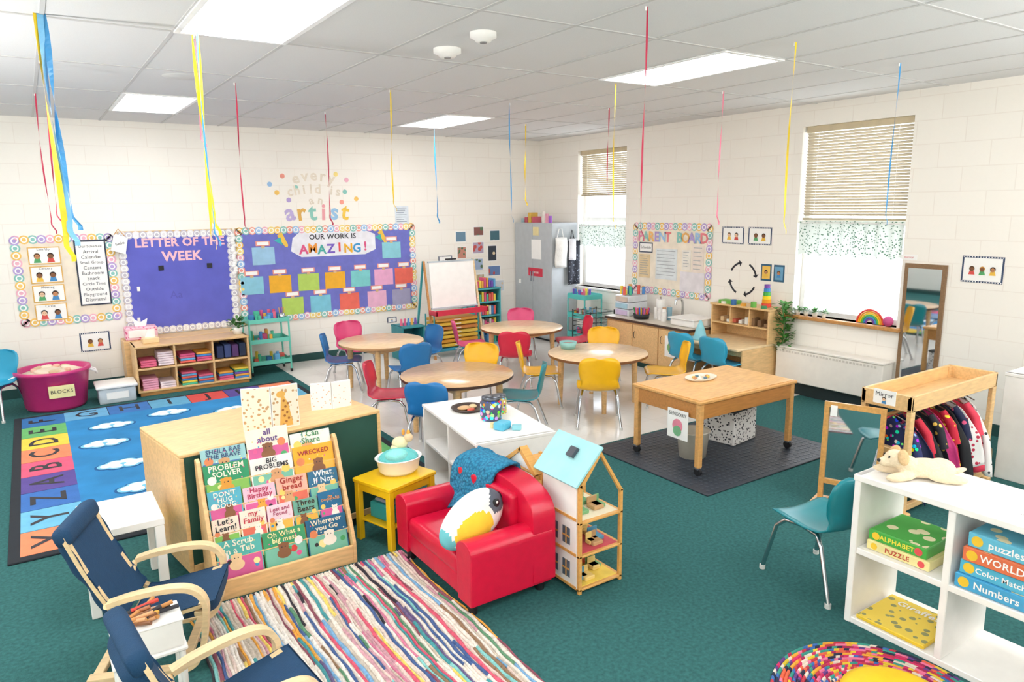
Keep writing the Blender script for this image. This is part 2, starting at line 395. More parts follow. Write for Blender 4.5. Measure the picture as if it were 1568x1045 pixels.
# schedule board
b=MB('daily_schedule_bulletin_board')
b.rect(FB,-.15,.76,.77,1.69,0,M('#f3e6d2',.8),.006); scallop(b,FB,-.15,.76,.77,1.69,.06,[PAST[4],PAST[1],PAST[2],PAST[3]])
for i in range(4):
    z=1.49-i*.20; b.rect(FB,-.02,z-.09,.27,z+.09,.010,M('#e8b65a',.7)); b.rect(FB,-.01,z-.08,.26,z+.08,.012,WHT2,.001)
    kidface(b,FB,.06,z-.01,.07,.014); kidface(b,FB,.18,z-.01,.07,.014); b.text(FB,['Line Up','Centers','Meeting','Circle'][i],.12,z+.065,.035,INK,.0145)
b.rect(FB,.40,.93,.70,1.64,.010,M('#343a4c',.6)); b.rect(FB,.415,.945,.685,1.62,.012,WHT2,.001)
for i,t in enumerate(['Our Schedule','Arrival','Calendar','Small Group','Centers','Bathroom','Snack','Circle Time','Outside','Playground','Dismissal']):
    b.text(FB,t,.55,1.57-i*.058,.05,INK,.0145,fit=.22)
b.done()
# letter board
PUR=M('#6266c6',.75,name='purple_paper',bump=.15,scale=5,bscale=9)
b=MB('letter_of_the_week_bulletin_board')
b.rect(FB,.82,.55,2.04,1.72,0,M('#d8b98c',.6),.012); b.rect(FB,.85,.58,2.01,1.70,.012,PUR,.003)
scal=[M('#e9e6e8',.8),M('#c9c4cf',.8)]
scallop(b,FB,.83,.56,2.03,1.70,.05,scal,.014,.07)
for t,z,s in (('LETTER OF THE',1.58,.155),('WEEK',1.42,.15)): b.text(FB,t,1.46,z,s,M('#ffc4cf',.6),.019,bold=.035,fit=.95)
for a in (1.2,1.72): b.rect(FB,a,1.27,a+.055,1.325,.016,BLACK,.01)
for a,c in ((.93,.7),(1.95,1.0),(.96,1.05)): b.rect(FB,a,c,a+.03,c+.05,.016,WHT2,.01)
b.text(FB,'Aa',1.36,.98,.12,M('#5a5cb8',.7),.018)
b.done()
b=MB('paper_tote_bag'); b.prism([(.74,9.0,1.52),(.88,9.0,1.47),(.92,9.0,1.65),(.79,9.0,1.70)],(0,.045,0),WHT2,.004); b.tube([(.79,9.0,1.69),(.83,8.99,1.75),(.89,9.0,1.67)],.005,BIRCHD); b.text(Frame((0,8.998,0),(1,0,0),(0,0,1)),'hello',.835,1.59,.045,INK,.001,rot=.25); b.done()
b=MB('hanging_garland'); 
for i in range(16): b.ell((2.03+.012*math.sin(i*2),9.03,1.64-i*.03),(.03,.018,.024),WHT2,seg=8)
b.done()
# our work is amazing
b=MB('our_work_is_amazing_bulletin_board')
b.rect(FB,2.07,.56,4.43,1.72,0,M('#d8b98c',.6),.012)
b.rect(FB,2.09,.58,4.41,1.70,.012,M('#7276c8',.75),.003)
scallop(b,FB,2.08,.57,4.42,1.71,.05,[PAST[1],PAST[2],PAST[0],PAST[5],PAST[4],PAST[6]],.015,.075)
b.poly(FB,[(2.75,1.58),(2.85,1.66),(3.7,1.66),(3.85,1.6),(3.85,1.4),(3.7,1.34),(2.85,1.34),(2.72,1.42)],.015,M('#efeff6',.7))
b.text(FB,'OUR WORK IS',3.27,1.585,.13,INK,.0195,bold=.015,fit=.62)
ww='AMAZING!'; cc=['#e35a8a','#f29a3a','#4cb1a9','#7a5cc2','#e8484e','#f0b429','#3f9bd1','#e35a8a']
for i,ch in enumerate(ww): b.text(FB,ch,2.88+i*.118,1.43+.012*math.sin(i*2),.16,M(cc[i],.6),.0195,bold=.03)
for a in (2.62,3.95):
    b.poly(FB,[(a-.06,1.62),(a+.0,1.66),(a+.07,1.5),(a+.06,1.47),(a+.03,1.48)],.017,M('#f4c84e',.6)); b.poly(FB,[(a-.1,1.56),(a-.02,1.6),(a+.0,1.5)],.0185,M('#3fb3b6',.6))
rows=[(1.385,[(2.38,'#9fc9e6'),(4.08,'#8fd0dd')]),(1.03,[(2.22,'#8fcbe0'),(2.56,'#f5b52e'),(2.92,'#b9d765'),(3.27,'#f5b52e'),(3.62,'#7fcfd0'),(3.95,'#f1b0d4'),(4.25,'#f2705f')]),(.74,[(2.70,'#b9d765'),(3.06,'#7fc8dd'),(3.45,'#f2705f'),(3.84,'#f1b8d4'),(4.20,'#a9a6c6')])]
for z,L in rows:
    for a,c in L:
        b.rect(FB,a-.135,z-.115,a+.135,z+.10,.016,M(c,.7),.003)
        b.rect(FB,a-.085,z+.115,a+.085,z+.175,.016,PAST[0],.003); b.rect(FB,a-.07,z+.125,a+.07,z+.165,.0195,WHT2,.001)
        b.rect(FB,a-.02,z+.09,a+.02,z+.115,.019,M('#d9b98a',.6),.006)
b.done()
# artist decal
b=MB('every_child_is_an_artist_wall_decal'); GLD=M('#e0d5c4',.35,.2)
def arc(t,ca,cz,w,s,mat,lift=.04,cols=None):
    n=len(t)
    for i,ch in enumerate(t):
        u=(i/(n-1)-.5) if n>1 else 0
        if ch!=' ': b.text(FB,ch,ca+u*w,cz+lift*(1-4*u*u)-.02,s,cols[i%len(cols)] if cols else mat,.003,bold=.025,rot=-u*.4)
arc('every',3.07,2.33,.46,.19,GLD); arc('child is',3.07,2.17,.62,.16,GLD,.03); arc('an',3.08,2.06,.12,.14,GLD,0)
arc('artist',3.10,1.91,.72,.29,None,.0,[M(c,.6) for c in ('#c4b3e0','#e3b25a','#8ecabc','#f0a7ae','#9bc6e8','#f3c94f')])
for a,z,i in ((2.52,2.24,5),(2.68,2.34,0),(2.74,2.05,3),(2.6,2.14,1),(3.5,2.3,4),(3.47,2.15,2),(3.62,2.06,1),(3.42,2.02,0),(3.36,2.37,6),(2.84,2.2,2)): b.disc(FB,a,z,.03,.001,PAST[i])
b.done()
b=MB('wall_notice_poster'); b.rect(FB,4.16,1.72,4.36,1.96,0,M('#dfe7ee',.6),.003)
for i in range(7): b.rect(FB,4.18,1.93-i*.03,4.33-.02*(i%3),1.938-i*.03,.003,M('#8b99a8',.6),.001)
b.done()
b=MB('wall_photo_collage'); i=0
for a0,z0,a1,z1,c in ((5.08,1.44,5.26,1.60,'#6f8fa6'),(4.8,1.08,5.02,1.26,None),(5.38,1.52,5.56,1.66,'#8a5c56'),(5.36,1.26,5.56,1.44,'#b8a8c0'),(5.66,1.44,5.84,1.60,'#4b7380'),(5.62,1.14,5.78,1.38,'#3c4450'),(5.34,1.02,5.54,1.2,'#a5b8d4'),(5.62,.92,5.84,1.08,'#6a88b8'),(5.34,.82,5.56,.97,'#c7b08a'),(5.64,.68,5.90,.86,'#d7dde4'),(5.10,1.2,5.26,1.38,'#c78a78'),(5.36,.64,5.56,.78,'#c7d2da')):
    if c is None: card(b,FB,a0,z0,a1,z1,0.0)
    else:
        b.rect(FB,a0,z0,a1,z1,0,WHT2,.003); b.rect(FB,a0+.012,z0+.012,a1-.012,z1-.012,.003,spots('photo%d'%i,c,['#d8c8b4','#e7d3b0','#5c7a5a','#c75a54'][i%4],9+i,.35),.001)
    i+=1
b.done()
b=MB('feelings_poster'); card(b,FB,.35,.42,.64,.63,0.0); b.done()
b=MB('small_label_sign'); card(b,FB,3.98,.38,4.12,.46,0,1); b.done()
# right wall
b=MB('parent_bulletin_board')
b.rect(FRt,-6.96,.84,-5.68,1.70,0,M('#f4ead8',.8),.008); scallop(b,FRt,-6.96,.84,-5.68,1.70,.05,[PAST[4],PAST[2],PAST[1],PAST[3]],.008)
cols=['#e58fae','#8ec9c0','#f0b76a','#b9a3d8','#9fc5ea','#e9838a']
for i,ch in enumerate('PARENT BOARD'):
    if ch!=' ': b.text(FRt,ch,-6.84+i*.096,1.54,.17,M(cols[i%6],.6),.013,bold=.03)
def rp(a0,z0,a1,z1,c,lines=6):
    b.rect(FRt,a0,z0,a1,z1,.009,M(c,.7),.002)
    for i in range(lines): b.rect(FRt,a0+.02,z1-.03-i*(z1-z0-.04)/lines,a1-.03-.02*(i%2),z1-.024-i*(z1-z0-.04)/lines,.011,M('#9aa0a6',.7),.001)
b.rect(FRt,-6.86,1.34,-6.62,1.47,.009,M('#4b5568',.7),.002); b.rect(FRt,-6.845,1.355,-6.635,1.455,.011,WHT2,.001); b.text(FRt,'Schedule',-6.74,1.405,.05,INK,.013,fit=.18)
rp(-6.86,1.02,-6.66,1.32,'#e5cfa4',9); rp(-6.56,1.02,-6.20,1.40,'#e3eaec',8); rp(-6.12,1.16,-5.98,1.4,'#f1ece2'); rp(-5.96,1.12,-5.78,1.46,'#efe2d6'); 
b.rect(FRt,-6.14,.9,-5.76,1.14,.013,M('#e9e4e8',.7)); 
b.done()
for a in (-5.53,-5.17): b=MB('emotion_card_poster'); card(b,FRt,a,1.50,a+.30,1.69,0); b.done()
b=MB('recycling_arrows_decal')
cx_,cz_=-5.22,1.12
for k in range(4):
    a0=math.pi/2*k+.25; pts=[]
    N=8; R1,R2=.19,.168
    for i in range(N+1): t=a0+(i/N)*.85; pts.append((cx_+R1*math.cos(t),cz_+R1*math.sin(t)))
    for i in range(N,-1,-1): t=a0+(i/N)*.85; pts.append((cx_+R2*math.cos(t),cz_+R2*math.sin(t)))
    b.poly(FRt,pts,0,INK)
    t=a0-.14; b.poly(FRt,[(cx_+.178*math.cos(t),cz_+.178*math.sin(t)),(cx_+.215*math.cos(a0+.05),cz_+.215*math.sin(a0+.05)),(cx_+.14*math.cos(a0+.05),cz_+.14*math.sin(a0+.05))],0,INK)
b.done()
for a,c in ((-4.98,'#f1c45a'),(-4.82,'#6fa6c7')):
    b=MB('name_card_poster'); b.rect(FRt,a,1.12,a+.13,1.30,0,M('#2f5d7a',.6),.003); b.rect(FRt,a+.015,1.14,a+.115,1.28,.003,M(c,.6),.001); kidface(b,FRt,a+.065,1.21,.05,.005); b.done()
b=MB('pretend_play_poster'); card(b,FRt,-2.96,1.27,-2.64,1.49,0,3); b.done()
b=MB('mirror_name_label'); b.rect(FRt,-3.48,1.43,-3.34,1.475,0,WHT2,.003); b.text(FRt,'mirror',-3.41,1.452,.03,M('#cc3344',.6),.004); b.done()

# wall mirror
MIR=M('#dfe3e6',.03,1.,name='mirror_glass',var=0)
b=MB('wall_mirror'); WF=wood('#8a6a4a','walnut_frame')
b.rect(FRt,-3.43,.2,-3.07,1.40,0,WF,.02); b.rect(FRt,-3.395,.24,-3.105,1.36,.02,MIR,.002); b.done()

# ---------------------------------------------------------------- ribbons
RIBC={'r':M('#c4284e',.35,name='red_ribbon'),'y':M('#f6d21f',.35,name='yellow_ribbon'),'b':M('#3f95d0',.35,name='blue_ribbon'),'p':M('#e8829a',.35,name='pink_ribbon'),'l':M('#7cc0ea',.35,name='light_blue_ribbon')}
def ribbon(x,y,zb,cols,w=.016,zt=H):
    b=MB('hanging_ribbon')
    for k,c in enumerate(cols):
        ph=random.random()*6; n=46; zz=zb+k*.08; tw=random.uniform(3,7); ox=k*.012
        vs=[];fs=[]
        for i in range(n+1):
            t=i/n; z=zt-t*(zt-zz); a=ph+t*tw; cxx=x+ox+.008*math.sin(t*5+ph)+k*.012*t; cyy=y+.008*math.cos(t*4+ph)
            if t>.9: cxx+=.03*(t-.9)*10*math.sin(t*40)
            vs+=[(cxx-math.cos(a)*w/2,cyy-math.sin(a)*w/2,z),(cxx+math.cos(a)*w/2,cyy+math.sin(a)*w/2,z)]
            if i<n: fs.append((2*i,2*i+1,2*i+3,2*i+2))
        b.add(vs,fs,RIBC[c])
    b.tube([(x,y,zt),(x,y,zt-.02)],.006,WHT2,6)
    o=b.done(); return o
for a in ((.16,4.40,1.69,'ylb',.028),(.18,7.28,1.76,'r',.012),(.19,5.7,1.85,'r',.012),(.88,4.43,1.72,'yy',.018),(.89,4.40,1.74,'b',.01),(.89,4.48,2.3,'p',.008),(1.45,5.98,1.74,'r',.012),(2.64,7.33,1.77,'r',.014),(2.62,5.72,1.91,'y',.012),(4.11,7.76,1.75,'b',.016),(3.92,5.88,1.79,'b',.012),(5.06,7.27,1.95,'y',.014),(4.97,5.68,2.04,'r',.012),(4.04,4.54,1.75,'y',.013),(2.64,2.75,1.76,'r',.01),(5.14,4.39,1.76,'p',.012),(3.99,2.87,1.75,'y',.013),(5.22,2.90,1.78,'b',.011)):
    ribbon(*a[:4],w=a[4])

# ---------------------------------------------------------------- rugs
b=MB('alphabet_rug')
RX0,RX1,RY0,RY1=-.30,2.34,4.66,8.10
RB=M('#2a86c2',.95,bump=.3,name='rug_blue',scale=3,var=.12,bscale=200)
b.b2((RX0,RY0,.0),(RX1,RY1,.012),M('#20262e',.95,name='rug_binding'),.004)
FF=Frame((0,0,.012),(1,0,0),(0,1,0))
sq=['#f08a62','#6db6d8','#3a6fb8','#5b4a94','#e05c7c','#f08a62','#f2cf4b','#69b56c','#2f6fae']
top=['#69a9d0','#3d74b8','#63a7c9','#d8504a','#5b4a94','#f2cf4b']
wq=(RY1-RY0-.12)/9; LET='XYZABCDEF'
b.rect(FF,RX0+.40,RY0+.40,RX1-.40,RY1-.40,0,RB,.002)
F90=Frame((0,0,.012),(0,1,0),(-1,0,0))
for side in (0,1):
    for i in range(9):
        y0=RY0+.06+i*wq; xa=RX0+.06 if side==0 else RX1-.06-.34
        b.rect(FF,xa,y0,xa+.34,y0+wq-.008,0,M(sq[i if side==0 else 8-i],.95,bump=.2),.002)
        if side==0: b.text(F90,LET[i],y0+wq/2,-(xa+.17),.30,INK,.0035,bold=.01)
wx=(RX1-RX0-.12-.68)/5
for i in range(5):
    x0=RX0+.06+.34+i*wx
    b.rect(FF,x0,RY1-.06-.34,x0+wx-.006,RY1-.06,0,M(top[i],.95,bump=.2),.002); b.text(FF,'GHIJK'[i],x0+wx/2,RY1-.23,.30,INK,.0035)
    b.rect(FF,x0,RY0+.06,x0+wx-.006,RY0+.06+.34,0,M(top[5-i],.95,bump=.2),.002); b.text(FF,'WVUTS'[i],x0+wx/2,RY0+.23,.30,INK,.0035)
CL=M('#eef4f6',.95,bump=.3); SWB=M('#7cc8e6',.95); DKB=M('#1d5a92',.95)
for (x,y) in ((.45,7.3),(.95,7.45),(1.5,7.2),(.35,6.75),(.42,6.1),(.9,6.55),(1.4,6.7),(.5,5.5),(1.0,5.9),(.9,5.3),(1.5,5.6),(1.85,7.3),(1.9,6.2)):
    P_=((-.11,0,.055),(-.05,.04,.06),(.03,.045,.06),(.11,0,.055),(.05,-.04,.055),(-.05,-.04,.05))
    for q,(dx,dy,r) in enumerate(P_): b.disc(FF,x+dx*1.1,y+dy*1.1,r+.022,.0022+.00012*q,DKB,.0008)
    for q,(dx,dy,r) in enumerate(P_): b.disc(FF,x+dx*1.05,y+dy*1.05,r+.010,.0042+.00012*q,SWB,.0008)
    for q,(dx,dy,r) in enumerate(P_): b.disc(FF,x+dx,y+dy,r-.006,.0062+.00012*q,CL,.0008)
    b.disc(FF,x,y,.022,.0080,SWB,.0006)
b.disc(FF,1.15,6.25,.22,.0022,M('#f0a23c',.95),.001,24); b.disc(FF,1.15,6.25,.15,.0034,M('#e86a3a',.95),.001,20)
for i in range(12):
    a=i*math.pi/6; b.poly(FF,[(1.15+.24*math.cos(a-.1),6.25+.24*math.sin(a-.1)),(1.15+.36*math.cos(a),6.25+.36*math.sin(a)),(1.15+.24*math.cos(a+.1),6.25+.24*math.sin(a+.1))],.0022,M('#f3c84b',.95))
b.done()

b=MB('striped_rag_rug')
pal=[M(c,.95,bump=.5,bscale=120,var=.15,scale=60) for c in ('#e9e0d4','#e2cdc3','#cdc0b0','#35303a','#8f4f5e','#d95c74','#eaa848','#eed46e','#46979d','#84c6c3','#466194','#cf9ea8','#f0e9e0','#927459','#d97f9e','#5f906e','#7aabd2','#70608a')]
wts=[5,4.2,3.2,2.0,1.5,1.7,1.6,1.7,1.8,2,1.4,2,4.4,1.8,1.8,1,1.2,1]
x=.44; X1=1.58
while x<X1:
    w=random.uniform(.009,.021); y=2.02
    ph=random.random()*6; m=random.choices(pal,wts)[0]
    while y<3.56:
        L=random.choice([.08,.12,.2,.3,.5,.9]); y1=min(3.56,y+L)
        if random.random()<.65: m=random.choices(pal,wts)[0]
        def fn(u,v,x=x,w=w,y=y,y1=y1,ph=ph):
            yy=y+(y1-y)*u; xx=x+.008*math.sin(yy*7+x*9)+.003*math.sin(yy*31+ph)
            return (xx+w*v*1.02,yy,.004+.009*math.sin(math.pi*min(1,max(0,v)))+.001*math.sin(yy*80+ph))
        b.grid(fn,max(2,int((y1-y)/.03)),4,m); y=y1
    x+=w
b.b2((.45,2.03,0.001),(1.575,3.55,.004),pal[2],0)
for i in range(60):
    xx=.45+i*.019; b.tube([(xx,3.55,.006),(xx+.004*math.sin(i*3),3.57,.004)],.002,pal[0],5)
b.done()

b=MB('braided_round_rug'); rc=(2.58,1.28); 
pal2=[M(c,.95,bump=.5,bscale=150) for c in ('#d8326a','#b02a58','#3f6fb5','#f0a93c','#3c9a8a','#e86a4a','#6a3f8a','#2a2f4a','#e9d9c9','#c43a4a','#f07aa0','#e8c83a')]
nr=26; R0=.42
for k in range(nr):
    ra=R0*(1-k/nr); rb_=R0*(1-(k+1)/nr); ns=100
    m=random.choice(pal2)
    for i in range(ns):
        if i%random.choice([1,1,2,3])==0: m=random.choice(pal2)
        a0=2*math.pi*i/ns;a1=2*math.pi*(i+1)/ns
        vs=[]
        for q,a in enumerate((a0,a1)): 
            for r,z in ((ra,.002),(ra*.75+rb_*.25,.012),(ra*.25+rb_*.75,.012),(rb_,.002)):
                aa=a+.03*(ra-r)/(ra-rb_+1e-6); vs.append((rc[0]+r*math.cos(aa),rc[1]+r*math.sin(aa),z))
        b.add(vs,[(0,1,5,4),(1,2,6,5),(2,3,7,6)],m,True)
b.done()
b=MB('yellow_floor_cushion'); b.lathe((2.545,1.215,.014),[(0,0),(.18,0),(.205,.02),(.21,.05),(.20,.08),(.17,.095),(.05,.09),(0,.088)],M('#f6c81c',.5,name='yellow_vinyl'),36); b.done()
b=MB('rubber_floor_mat'); b.b2((3.62,3.08,0),(5.2,4.28,.012),M('#333a44',.45,var=.1,name='black_rubber',bump=.1),.004)
for i in range(31):
    for j in range(23): b.disc(Frame((0,0,.012),(1,0,0),(0,1,0)),3.68+i*.0485,3.13+j*.05,.014,0,M('#424a56',.4),.002,6)
b.done()

# ---------------------------------------------------------------- child chairs
def chair(col,name='child_chair',legc=CHROME):
    b=MB(name); m=M(col,.32,name='chair_plastic_'+col.strip('#'),var=.03)
    prof=[(.185,.278,.11),(.18,.292,.145),(.15,.302,.162),(.06,.298,.17),(-.04,.292,.168),(-.11,.298,.16),(-.145,.318,.15),(-.163,.355,.14),(-.172,.40,.148),(-.182,.45,.16),(-.192,.50,.162),(-.2,.54,.15),(-.204,.56,.12),(-.205,.568,.07)]
    n=len(prof)-1
    def fn(u,v):
        t=v*n; i=min(n-1,int(t)); f=t-i
        y,z,w=[prof[i][k]*(1-f)+prof[i+1][k]*f for k in range(3)]
        s=(u-.5)*2; back=max(0,min(1,(z-.32)/.08))
        return (s*w, y+back*.035*s*s, z+(1-back)*.018*s*s)
    b.grid(fn,10,26,m,th=-.007)
    for sx in (-1,1):
        b.tube([(sx*.12,.02,.285),(sx*.135,.1,.28),(sx*.15,.14,.24),(sx*.175,.19,.012)],.0105,legc)
        b.tube([(sx*.12,.02,.285),(sx*.13,-.08,.28),(sx*.145,-.12,.24),(sx*.17,-.2,.012)],.0105,legc)
        for y in (.19,-.2): b.cyl((sx*(.175 if y>0 else .17),y,0.0),(sx*(.175 if y>0 else .17),y,.02),.014,M('#d8d8d4',.5),seg=10)
    b.tube([(-.12,.05,.282),(.12,.05,.282)],.009,legc); b.tube([(-.12,-.05,.282),(.12,-.05,.282)],.009,legc)
    return b.done()
BL,RD,YL,TL,PK,LB='#2477b8','#d62746','#f8bd1c','#1b8590','#e0487e','#2fa2c8'
protos={}
def put(col,x,y,tx,ty,s=1.08,z=.003,name='child_chair'):
    rz=math.atan2(ty-y,tx-x)-math.pi/2
    if (col,name) not in protos: o=chair(col,name); protos[(col,name)]=o
    else: o=inst(name,protos[(col,name)],(0,0,0),0)
    o.location=(x,y,z); o.rotation_euler=(0,0,rz); o.scale=(s,s,s)
T=[(3.08,7.2,.46),(2.97,5.33,.49),(4.8,7.0,.49),(4.54,5.3,.49)]
put(BL,2.68,7.34,3.08,7.15); put(PK,3.06,7.95,3.08,7.2); put(BL,3.10,6.55,3.15,7.2); put(BL,3.58,7.22,3.08,7.15)
put(RD,2.50,5.70,3.0,5.35); put(BL,2.55,4.98,2.97,5.4); put(YL,3.48,5.84,2.97,5.33); put(TL,3.40,4.98,2.97,5.33)
put(RD,4.34,6.46,4.75,7.0); put(PK,5.2,7.6,4.8,7.0); put(PK,4.26,7.30,4.8,7.05); put(RD,5.40,6.75,4.8,7.0)
put(YL,4.12,4.80,4.5,5.3,1.12); put(YL,4.06,5.62,4.54,5.3,1.1); put(YL,5.08,4.90,4.54,5.3); put(YL,5.05,5.82,4.54,5.3)
put(LB,5.78,5.22,6.6,5.25,1.08); put(LB,5.82,4.82,6.6,4.84,1.08)
put(TL,3.27,2.01,3.37,2.6,1.12,0.,'teal_plastic_school_chair'); put(LB,-.45,8.32,-.9,7.5,1.1,0.,'light_blue_school_chair')

# ---------------------------------------------------------------- round tables
def rtable(x,y,r,edge,top=TABLETOP,h=.52):
    b=MB('round_activity_table',(x,y,.003))
    b.lathe((0,0,0),[(0,h),(r-.004,h),(r,h-.004)],top,56); b.lathe((0,0,0),[(r,h-.004),(r,h-.026),(r-.004,h-.03)],edge,56); b.lathe((0,0,0),[(r-.004,h-.03),(0,h-.03)],edge,56)
    for k in range(4):
        a=math.pi/4+k*math.pi/2+.25; q=r*.74
        b.cyl((q*math.cos(a)*1.03,q*math.sin(a)*1.03,0),(q*math.cos(a),q*math.sin(a),h-.03),.022,BIRCH,.032,12)
        a2=a+math.pi/2; 
        p=Vector((q*math.cos(a),q*math.sin(a),h-.06)); p2=Vector((q*math.cos(a2),q*math.sin(a2),h-.06)); d=(p2-p)
        b.box((p+p2)/2,(d.length,.02,.06),BIRCH,.002,rot=(0,0,math.atan2(d.y,d.x)))
    b.done()
EDG=M('#8a5a34',.4,name='table_edge_band'); EDL=M('#c99a68',.4,name='table_edge_light')
rtable(*T[0],EDL); rtable(*T[1],M('#4a3327',.4,name='dark_edge_band'),wood('#dcb488','worn_laminate',.2)); rtable(*T[2],EDG); rtable(*T[3],EDG)
b=MB('snack_basket',(4.42,5.62,.523)); b.lathe((0,0,0),[(0,0),(.07,0),(.09,.07),(.08,.07),(.065,.01),(0,.01)],M('#8fc4c0',.6)); b.lathe((0,0,.05),[(0,.0),(.075,0)],M('#c07a6a',.8)); b.done()

# ---------------------------------------------------------------- generic open shelf (front = -Y local)
def openshelf(b,w,d,h,cols,rows,mat,t=.018,back=True,z0=0.,backmat=None):
    b.b2((-w/2,-d/2,z0),(-w/2+t,d/2,h),mat); b.b2((w/2-t,-d/2,z0),(w/2,d/2,h),mat)
    b.b2((-w/2-.004,-d/2-.004,h-t),(w/2+.004,d/2+.004,h),mat); b.b2((-w/2+t,-d/2+.003,z0),(w/2-t,d/2-.003,z0+t),mat)
    for i in range(1,cols): x=-w/2+i*w/cols; b.b2((x-t/2,-d/2+.004,z0+t),(x+t/2,d/2-.004,h-t),mat)
    for j in range(1,rows): z=z0+j*(h-z0)/rows; b.b2((-w/2+t,-d/2+.005,z-t/2),(w/2-t,d/2-.005,z+t/2),mat)
    if back: b.b2((-w/2+t,d/2-.008,z0+t),(w/2-t,d/2-.002,h-t),backmat or mat,0)

# wood cubby at back wall
b=MB('wooden_cubby_shelf',(1.37,8.5,0)); openshelf(b,1.16,.38,.54,3,2,BIRCH,.02,z0=.04)
b.b2((-.56,-.17,0),(.56,.17,.04),BIRCHD); b.done()
b=MB('folded_paper_stacks')
C=['#e86a8a','#e05a8a','#4f8fd4','#f5b04a','#7a5aba','#4fbe9a','#f6d850','#3f7fba','#f0685a','#6ab0e0']
for ci in range(3):
    for ri in range(2):
        x0=1.37-.56+ci*.385; z0=.06+ri*.25 if ri==0 else .31
        if ri==1 and ci==2:
            for k in range(4): b.b2((x0+.03+k*.08,8.34,z0),(x0+.10+k*.08,8.62,z0+.14+.01*(k%2)),M(['#27355c','#3a4a7a','#58366b','#20304a'][k],.7),.008)
            continue
        for k in range(2):
            n=[5,3,6,4,4][(ci*2+ri+k)%5]
            for q in range(n):
                c=C[(ci*5+ri*3+k*2+q*(ci!=0))%10]; xx=x0+.03+k*.17
                if ci==0: c=['#f0a8c0','#e86a8a'][ri] if k==0 else '#f3e0e4'
                b.b2((xx+.004*(q%2),8.33+.005*q,z0+q*.024),(xx+.155,8.6,z0+q*.024+.021),M(c,.7),.004)
b.done()
b=MB('potted_houseplant'); px,py,pz=1.88,8.5,.54
b.lathe((px,py,pz),[(0,0),(.045,0),(.06,.08),(.052,.08),(.048,.07),(0,.07)],M('#f0efe9',.4))
LEAF=M('#4a8a3c',.5,name='leaf_green',var=.2)
def leafs(b,c,n,rad,hh,seed=0,L=.07):
    rnd=random.Random(seed)
    for i in range(n):
        a=rnd.random()*6.28; r=rad*rnd.random(); z=rnd.random()*hh
        p=Vector((c[0]+r*math.cos(a),c[1]+r*math.sin(a),c[2]+z)); d=Vector((math.cos(a),math.sin(a),rnd.uniform(-.3,.9))).normalized()
        s=d.cross(Vector((0,0,1))).normalized()*L*.28; u=Vector((0,0,1))*L*.08
        b.add([p,p+d*L*.5+s+u,p+d*L,p+d*L*.5-s+u],[(0,1,2,3)],LEAF,True)
leafs(b,(px,py,pz+.07),70,.07,.1,1); b.done()
b=MB('low_storage_ledge'); b.b2((.74,8.74,0),(1.95,9.05,.538),BIRCH); b.done()
b=MB('pink_tissue_holder_box'); 
b.b2((.77,8.77,.54),(1.09,8.95,.68),spots('pink_floral','#f3c3d2','#e05c8a',30,.3),.01); b.b2((.80,8.766,.57),(1.06,8.772,.65),WHT2); b.prism([(.88,8.86,.68),(.99,8.86,.68),(1.01,8.86,.76),(.93,8.86,.72),(.86,8.86,.78)],(0,.02,0),WHT2); b.done()
b=MB('white_handle_caddy'); b.b2((.9,8.46,.54),(1.06,8.6,.60),BIRCHL,.006); b.prism([(.93,8.53,.60),(1.03,8.53,.60),(1.0,8.53,.68),(.96,8.53,.68)],(0,.012,0),WHT2); b.done()

# teal cart
b=MB('teal_utility_cart',(2.26,8.74,0)); TC=M('#6fceba',.4,name='mint_metal',var=.03)
for sx in (-.23,.23):
    for sy in (-.16,.16): b.tube([(sx,sy,.04),(sx,sy,.68)],.011,TC); b.cyl((sx-.01,sy,.022),(sx+.01,sy,.022),.022,BLACK)
for z in (.12,.38,.62):
    b.b2((-.23,-.16,z),(.23,.16,z+.006),TC); 
    for lo,hi in (((-.235,-.165,z),(.235,-.16,z+.05)),((-.235,.16,z),(.235,.165,z+.05)),((-.235,-.16,z),(-.23,.16,z+.05)),((.23,-.16,z),(.235,.16,z+.05))): b.b2(lo,hi,TC,.001)
b.done()
b=MB('art_supplies'); rr=random.Random(3)
for z,n in ((.126,9),(.386,10),(.626,16)):
    for i in range(n):
        x=2.08+rr.random()*.34; y=8.62+rr.random()*.22; c=rr.choice(C)
        if rr.random()<.5: b.b2((x-.03,y-.03,z),(x+.03,y+.03,z+.04+rr.random()*.08),M(c,.6))
        else: b.cyl((x,y,z),(x,y,z+.07+rr.random()*.06),.018,M(c,.5))
b.done()
b=MB('marker_cup'); b.lathe((2.44,8.66,.626),[(0,0),(.035,0),(.035,.09),(.03,.09),(.03,.01),(0,.01)],CHROME); 
for i in range(7): b.cyl((2.44+.02*math.cos(i),8.66+.02*math.sin(i),.64),(2.44+.03*math.cos(i),8.66+.03*math.sin(i),.78),.005,M(C[i],.5),seg=6)
b.done()

